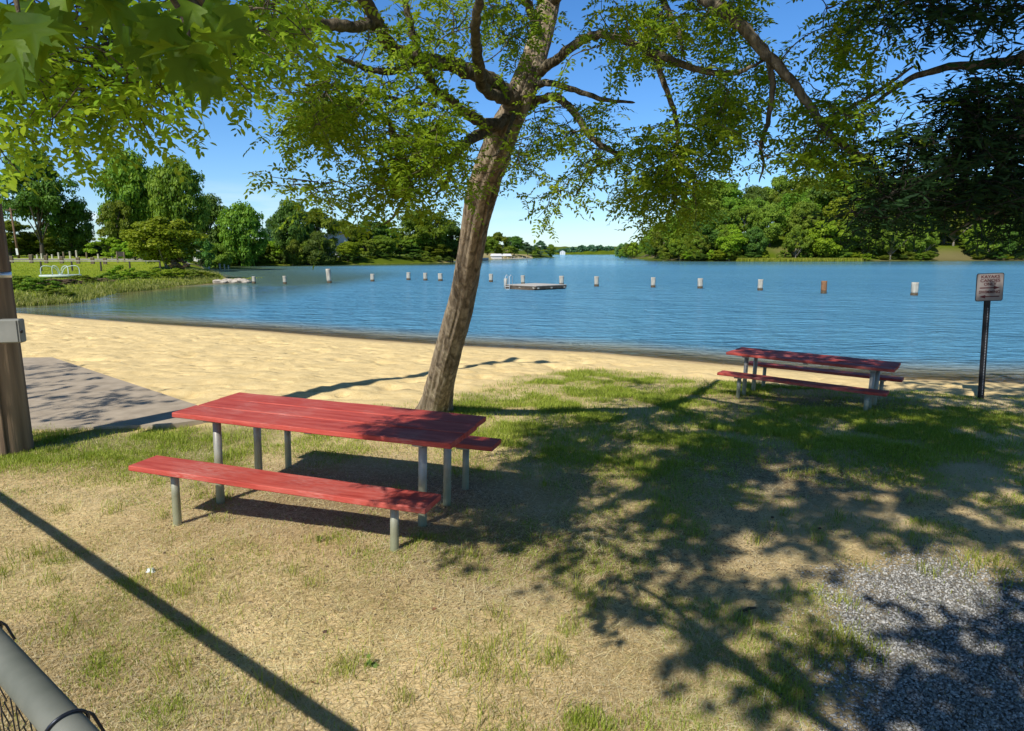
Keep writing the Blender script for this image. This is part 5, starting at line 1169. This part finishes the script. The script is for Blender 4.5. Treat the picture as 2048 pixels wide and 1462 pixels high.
sp5 = [cloud([(2080, 120), (1990, 150), (1920, 190), (1860, 240), (1790, 290), (1730, 320), (1750, 370), (1700, 400), (1700, 430), (1770, 440), (1850, 420), (1950, 400), (2080, 420)], 470, 4.0, 4.9, .32, 31),
       cloud([(1880, 400), (2080, 390), (2080, 440), (1980, 435), (1900, 420)], 45, 4.0, 4.6, .42, 32),
       cloud([(1700, -20), (2080, -20), (2080, 20), (1980, 30), (1900, 45), (1820, 30), (1720, 0)], 80, 4.0, 4.6, 0, 33),
       cloud([(2080, -60), (2500, -60), (2500, 480), (2080, 480)], 260, 4.0, 5.2, .2, 34), cloud([(1700, -60), (2400, -60), (2400, -400), (1800, -400)], 160, 3.8, 5, .2, 35)]
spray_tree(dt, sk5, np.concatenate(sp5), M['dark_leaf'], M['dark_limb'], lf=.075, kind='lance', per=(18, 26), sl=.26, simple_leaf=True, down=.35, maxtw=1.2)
# --- tree left of the frame shading the concrete pad
lp = thing('park_tree', 'tree standing left outside the view that shades the concrete pad', 'tree', (0, 0, 0))
LB = [([(-13.5, 3.2, -.1), (-13.3, 3.3, 2.5), (-13, 3.5, 5), (-12.8, 3.6, 7.5)], [.3, .25, .18, .06])]
padpoly = [(-9.2, 12.4), (-8, 12.6), (-5.3, 9.9), (-3.9, 8.9), (-4.2, 8.0), (-4.6, 7.5), (-6.2, 6.9), (-9, 7), (-12, 8)]
lsp = shade_points([(padpoly, 170, 4.6, 6.8, .4), ([(-14, 5), (-8, 6), (-6.2, 6.9), (-9, 8), (-14, 10)], 90, 4.6, 6.8, .3)], 5)
for e in lsp[::60]: LB.append(([(-13.2, 3.4, 3.4), tuple(np.array([-13.2, 3.4, 3.4]) * .5 + e * .5 + [0, 0, .5]), tuple(e)], [.12, .07, .02]))
sk6 = []
for i, (pp, rr_) in enumerate(LB):
    me, c = limb_mesh('trunk' if i == 0 else 'branch', pp, rr_, 12, 8, .1, 120 + i); put('trunk' if i == 0 else 'branch', me, M['limb'], lp); sk6.append(c)
spray_tree(lp, sk6, lsp, M['leaf_mid'], M['limb'], lf=.13, kind='lobed', per=(6, 10), sl=.4, simple_leaf=True, maxtw=2.5)
# ------------------------------------------------------------------ foreground grass, straw, gravel
def scatter(n, y0, y1, dens, seed):
    r = np.random.default_rng(seed); out = []
    got = 0
    while got < n:
        y = y0 * (y1 / y0) ** r.uniform(0, 1, n); x = r.uniform(-.86, .86, n) * (y + .4) 
        m = r.uniform(0, 1, n) < dens(x, y); out.append(np.stack([x[m], y[m]], 1)); got += m.sum()
    return np.concatenate(out)[:n]
def blades(name, label, cat, pts, hfun, w, lean, mat_, flat=False, seed=0):
    r = np.random.default_rng(seed); n = len(pts); x, y = pts[:, 0], pts[:, 1]; z = hgt(x, y) - .004
    h = hfun(x, y) * r.uniform(.5, 1.3, n); la = r.uniform(0, 2 * pi, n); ln = h * r.uniform(lean[0], lean[1], n); zz = h * (r.uniform(.02, .22, n) if flat else 1.0)
    sc = (1 + np.clip((y - 4) / 10, 0, 1.2)) * w * r.uniform(.7, 1.3, n)
    px_, py_ = -np.sin(la) * sc, np.cos(la) * sc
    B = np.stack([x, y, z + (r.uniform(0, .012, n) if flat else 0)], 1); D_ = np.stack([px_, py_, 0 * px_], 1)
    Mi = B + np.stack([np.cos(la) * ln * .42, np.sin(la) * ln * .42, zz * .62], 1); T_ = B + np.stack([np.cos(la) * ln, np.sin(la) * ln, zz * (.7 if flat else 1) * np.where(ln > h, .6, 1)], 1)
    V = np.stack([B - D_, B + D_, Mi + D_ * .75, T_, Mi - D_ * .75], 1).reshape(-1, 3); i = np.arange(n)[:, None] * 5
    Fq = i + np.array([[0, 1, 2, 4]]); Ft = i + np.array([[4, 2, 3]])
    o = put(name, mesh_np(name, V, [Fq, Ft], {'rnd': np.repeat(r.uniform(0, 1, n), 5)}), mat_); tag(o, label, cat, kind='stuff')
def d_turf(x, y): return np.clip(polysd(x, y, TURF) * 1.5 + .35, 0, 1) * np.clip(1 - np.clip(polysd(x, y, GRAV) * 5 + .6, 0, 1), .02, 1)
def lush(x, y):
    l = sm((y - 6.4 + 1.2 * fbm(x * .8, y * .8, 44, 2)) / 2.2) * np.clip(1.25 - np.abs(x - 2.6) / 7, 0, 1)
    return np.maximum(l, sm((-x - 2.2) / 1.2) * sm((y - 5.9) / 1) * .8)
def d_straw(x, y): return d_turf(x, y) * (.30 + .7 * sm((fbm(x * .9, y * .9, 51, 3) - .36) / .25)) * (1 - .75 * lush(x, y))
def d_green(x, y):
    p_ = sm((fbm(x * 1.6, y * 1.6, 55, 3) - .47) / .15) * (.12 + .4 * vn(x * 7, y * 7, 57) ** 3) + .05 * sm((-x - .2) / 1.5) * vn(x * 5, y * 5, 59)
    bare = 1.0
    for cx, cy, rx, ry in ((-1.2, 5.8, 1.7, .8), (4.9, 10.3, 1.4, .6)): bare = bare * np.clip(np.hypot((x - cx) / rx, (y - cy) / ry) - .5, .05, 1)
    return d_turf(x, y) * (np.clip(p_, 0, 1) + lush(x, y) * (.12 + .88 * sm((fbm(x * 1.7, y * 1.7, 58, 3) - .42) / .16))) * bare
blades('dry_grass', 'trampled dry straw-coloured grass on the sandy foreground', 'dry grass', scatter(230000, 2.1, 13.5, d_straw, 1), lambda x, y: .055 + 0 * x, .0018, (.7, 1.1), M['straw'], True, 1)
blades('straw_litter', 'long pale straw strands strewn over the sandy foreground', 'straw', scatter(26000, 2.1, 9, lambda x, y: d_turf(x, y) * sm((fbm(x * 1.1, y * 1.1, 52, 3) - .34) / .3), 4), lambda x, y: .10 + .06 * vn(x * 30, y * 30, 8), .0012, (.8, 1.2), M['straw'], True, 4)
blades('grass', 'green grass tufts around the picnic tables', 'grass', scatter(260000, 2.1, 15.5, d_green, 2), lambda x, y: .024 + .024 * lush(x, y) + .03 * vn(x * 3, y * 3, 66) ** 2, .0016, (.2, .9), M['grass'], False, 2)
# individual tufts
r = np.random.default_rng(77); tp_ = []
for x, y, k, sp_ in [(*G(975, 1325), 420, .16), (*G(1995, 1130), 420, .17), (*G(1665, 1285), 260, .12), (*G(1700, 1290), 160, .09), (*G(350, 1345), 60, .05), (*G(1110, 1330), 90, .05), (*G(715, 1330), 90, .07), (*G(1000, 1440), 160, .16), (*G(530, 1400), 110, .1), (*G(120, 1270), 60, .06), (*G(1180, 1195), 120, .1), (*G(640, 1085), 60, .08)] + [(r.uniform(-4, 4), r.uniform(2.6, 6.5), 40, .05) for _ in range(60)]:
    if polysd(np.array([x]), np.array([y]), GRAV)[0] > .3 : continue
    tp_.append(np.stack([r.normal(x, sp_, k), r.normal(y, sp_, k)], 1))
tp_ = np.concatenate(tp_); blades('grass_tufts', 'taller scattered green tufts on the sandy foreground', 'grass', tp_, lambda x, y: .085 + 0 * x, .0019, (.3, 1.1), M['grass'], False, 3)
M['debris'] = simple('dark_debris', (.06, .035, .02), (.2, .12, .07), 30, .9, .2)
def d_deb(x, y): return d_turf(x, y) * sm((fbm(x * 1.3, y * 1.3, 91, 3) - .42) / .2) * np.clip(.06 + .94 * np.exp(-((x - 1.4) / 2.3) ** 2 - ((y - 6.2) / 1.8) ** 2), 0, 1)
blades('debris', 'dark bits of bark and dead leaf litter over the turf', 'litter', scatter(17000, 2.1, 12, d_deb, 12), lambda x, y: .022 + .02 * vn(x * 40, y * 40, 3), .003, (.6, 1.1), M['debris'], True, 12)
# gravel chips
def dg(x, y): return np.clip(polysd(x, y, GRAV) * 2.2 + .45 + (fbm(x * 4, y * 4, 47, 3) - .5) * 1.4, 0, 1)
gp = scatter(26000, 2.1, 5.2, dg, 6); r = np.random.default_rng(8); n = len(gp)
base = np.array([(1, 0, 0), (-1, 0, 0), (0, 1, 0), (0, -1, 0), (0, 0, 1), (0, 0, -1)], float); fo8 = np.array([(0, 2, 4), (2, 1, 4), (1, 3, 4), (3, 0, 4), (2, 0, 5), (1, 2, 5), (3, 1, 5), (0, 3, 5)])
sz = r.uniform(.005, .014, n); an = r.uniform(0, 2 * pi, n); vv = base[None] * (1 + r.normal(size=(n, 6, 1)) * .22) + r.normal(size=(n, 6, 3)) * .22
ca, sa = np.cos(an)[:, None], np.sin(an)[:, None]; vx = vv[:, :, 0] * ca - vv[:, :, 1] * sa * .7; vy = vv[:, :, 0] * sa + vv[:, :, 1] * ca * .7
V = np.stack([gp[:, 0:1] + vx * sz[:, None], gp[:, 1:2] + vy * sz[:, None], hgt(gp[:, 0], gp[:, 1])[:, None] + .004 + vv[:, :, 2] * sz[:, None] * .6], 2).reshape(-1, 3)
mgv, nt, b = mat('gravel_chip'); at = N(nt, 'ShaderNodeAttribute', attribute_name='rnd'); rc = ramp(nt, [(0, (.12, .115, .10)), (.5, (.31, .30, .275)), (1, (.58, .56, .52))]); L(nt, at, 'Fac', rc, 0); L(nt, rc, 0, b, 'Base Color'); b.inputs['Roughness'].default_value = .8
tag(put('gravel', mesh_np('gravel', V, (np.arange(n)[:, None, None] * 6 + fo8[None]).reshape(-1, 3), {'rnd': np.repeat(r.uniform(0, 1, n), 6)}), mgv), 'pale crushed gravel at the lower right corner', 'gravel', kind='stuff')
# ------------------------------------------------------------------ small litter
def crumple(name, label, cat, x, y, s, mat_, seed, group=None):
    gx, gy = G(x, y, 0); r = np.random.default_rng(seed); V = []; Fc = []; n1, n2 = 6, 9
    for i in range(n1):
        th = pi * i / (n1 - 1)
        for k in range(n2): q = r.uniform(.6, 1.15); V.append((sin(th) * cos(2 * pi * k / n2) * s * q, sin(th) * sin(2 * pi * k / n2) * s * q * .7, cos(th) * s * .6 * q))
    for i in range(n1 - 1):
        for k in range(n2): Fc.append((i * n2 + k, i * n2 + (k + 1) % n2, (i + 1) * n2 + (k + 1) % n2, (i + 1) * n2 + k)[::-1])
    mb = MB(); mb.add(V, Fc); o = mb.build(name, mat_, None, (gx, gy, gz(gx, gy) + s * .4)); return tag(o, label, cat, group)
crumple('crumpled_paper', 'crumpled white paper scrap on the grass above the long rail shadow', 'litter', 302, 1150, .032, simple('paper_white', (.75, .78, .75), (.85, .87, .84), 5, .8, .1), 4)
M['gumball'] = simple('dark_seed_ball', (.05, .03, .02), (.12, .07, .05), 40, .9, .5)
for i, (x, y, lab) in enumerate(((330, 1113, 'dark seed ball on straw left of the front bench'), (424, 1128, 'dark seed ball just above the rail shadow'), (650, 1270, 'dark seed pod in the middle foreground'), (1270, 1042, 'seed ball in dappled shade right of the red table'), (1640, 1048, 'seed ball in the deep shade right of centre'), (1340, 1000, 'seed ball lying in the shaded grass behind the dapples'), (70, 852, 'seed ball on the concrete pad beside the pole'), (1545, 1028, 'small seed ball in shade in front of the far table'))):
    crumple('seed_ball', lab, 'seed ball', x, y, .017 if y > 900 else .03, M['gumball'], 20 + i, 'seed balls scattered on the ground')
M['dead_leaf'] = simple('dead_leaf', (.16, .07, .035), (.32, .17, .09), 20, .8, .2); M['fresh_leaf'] = simple('fallen_green_leaf', (.05, .1, .012), (.13, .2, .02), 20, .6, .1)
for i, (x, y, g_, lab) in enumerate(((925, 1418, 0, 'dry brown leaf standing upright at the bottom centre'), (986, 1375, 0, 'small dark dry leaf near the bottom centre tufts'), (742, 1334, 1, 'wilted dark green leaf below the front bench'), (636, 1084, 1, 'fallen green sprig between the bench legs'), (645, 1372, 0, 'reddish dry leaf just right of the rail shadow'), (1478, 1222, 0, 'dry leaf lying in the shade near the gravel'), (850, 1225, 0, 'small reddish leaf right of the bench leg'))):
    gx, gy = G(x, y, 0); C = np.array([[gx, gy, gz(gx, gy) + .02]]) + RNG.normal(size=(5 if g_ else 1, 3)) * .02
    V, Fi, rn = leaf_cards(C, RNG.normal(size=(len(C), 3)) * .5 + [0, -.5, .8], RNG.uniform(.03, .045, len(C)), np.zeros(len(C)), 'lobed')
    tag(put('fallen_leaf', mesh_np('fallen_leaf', V, Fi), M['fresh_leaf'] if g_ else M['dead_leaf']), lab, 'leaf', 'fallen leaves')
gx, gy = G(1485, 1222, 0); mb = MB(); mb.tube([(0, 0, 0), (.04, .01, .012), (.09, .03, .008)], [.007, .009, .006], 8); tag(mb.build('stick', M['limb'], None, (gx, gy, gz(gx, gy) + .01)), 'short dark stick in the shade near the gravel edge', 'stick')
# ------------------------------------------------------------------ sky, sun, camera
w = bpy.data.worlds.new('World'); scn.world = w; w.use_nodes = True; nt = w.node_tree; bg = nt.nodes['Background']
sk = N(nt, 'ShaderNodeTexSky'); sk.sky_type = 'NISHITA'; sk.sun_disc = False; sk.sun_elevation = SUN_EL; sk.sun_rotation = SUN_AZ + pi; sk.altitude = 200; sk.air_density = 1.0; sk.dust_density = .3; sk.ozone_density = 1.6
hs = N(nt, 'ShaderNodeHueSaturation', Saturation=1.14, Value=1.0); nt.links.new(mixc(nt, sk.outputs[0], (.76, .94, 1.2), 1.0, 'MULTIPLY'), hs.inputs['Color'])
tc = N(nt, 'ShaderNodeTexCoord'); sx3 = N(nt, 'ShaderNodeSeparateXYZ'); L(nt, tc, 'Generated', sx3, 0)
mp = N(nt, 'ShaderNodeMapping'); mp.inputs['Scale'].default_value = (3, 3, 22); L(nt, tc, 'Generated', mp, 0)
cn = noise(nt, 2.2, 6, mp.outputs[0], .6)
cr = ramp(nt, [(.50, (0, 0, 0)), (.68, (1, 1, 1))]); nt.links.new(cn, cr.inputs[0])
band = N(nt, 'ShaderNodeMapRange'); band.inputs['From Min'].default_value = .10; band.inputs['From Max'].default_value = .03; L(nt, sx3, 'Z', band, 0)
leftm = N(nt, 'ShaderNodeMapRange'); leftm.inputs['From Min'].default_value = -.2; leftm.inputs['From Max'].default_value = -.5; leftm.inputs['To Min'].default_value = .15; L(nt, sx3, 'X', leftm, 0)
cf = math_(nt, 'MULTIPLY', math_(nt, 'MULTIPLY', cr.outputs[0], band.outputs[0]), leftm.outputs[0], True)
cc = mixc(nt, hs.outputs[0], (8.0, 8.6, 9.2), math_(nt, 'MULTIPLY', cf, .85))
zen = N(nt, 'ShaderNodeMapRange'); zen.interpolation_type = 'SMOOTHSTEP'; zen.inputs['From Min'].default_value = .38; zen.inputs['From Max'].default_value = .68; L(nt, sx3, 'Z', zen, 0)
cc = mixc(nt, cc, (.22, .18, .13), zen.outputs[0], 'MULTIPLY')  # sky above the view darkened by hand to cut fill and deepen shadows
nt.links.new(cc, bg.inputs['Color']); bg.inputs['Strength'].default_value = .132
sl = bpy.data.lights.new('sun', 'SUN'); sl.energy = 5.0; sl.angle = radians(.53); sl.color = (1, .96, .88)
so = bpy.data.objects.new('sun', sl); COL.objects.link(so)
import mathutils
dv = mathutils.Vector((sin(SUN_AZ) * cos(SUN_EL), cos(SUN_AZ) * cos(SUN_EL), -sin(SUN_EL))); so.rotation_euler = dv.to_track_quat('-Z', 'Y').to_euler(); so.location = (-5, -8, 20)
cam = bpy.data.cameras.new('camera'); cam.lens = 36 * F / 2048; cam.sensor_width = 36; cam.sensor_fit = 'HORIZONTAL'; cam.clip_start = .05; cam.clip_end = 20000
co = bpy.data.objects.new('camera', cam); COL.objects.link(co); co.location = (0, 0, EYE); co.rotation_euler = (pi / 2 - PITCH, 0, 0); scn.camera = co
scn.view_settings.view_transform = 'Standard'; scn.view_settings.look = 'None'; scn.view_settings.exposure = 0; scn.view_settings.gamma = 1
scn.cycles.max_bounces = 5; scn.cycles.diffuse_bounces = 3; scn.cycles.glossy_bounces = 2; scn.cycles.transparent_max_bounces = 8; scn.cycles.use_denoising = True
scn.cycles.caustics_reflective = False; scn.cycles.caustics_refractive = False
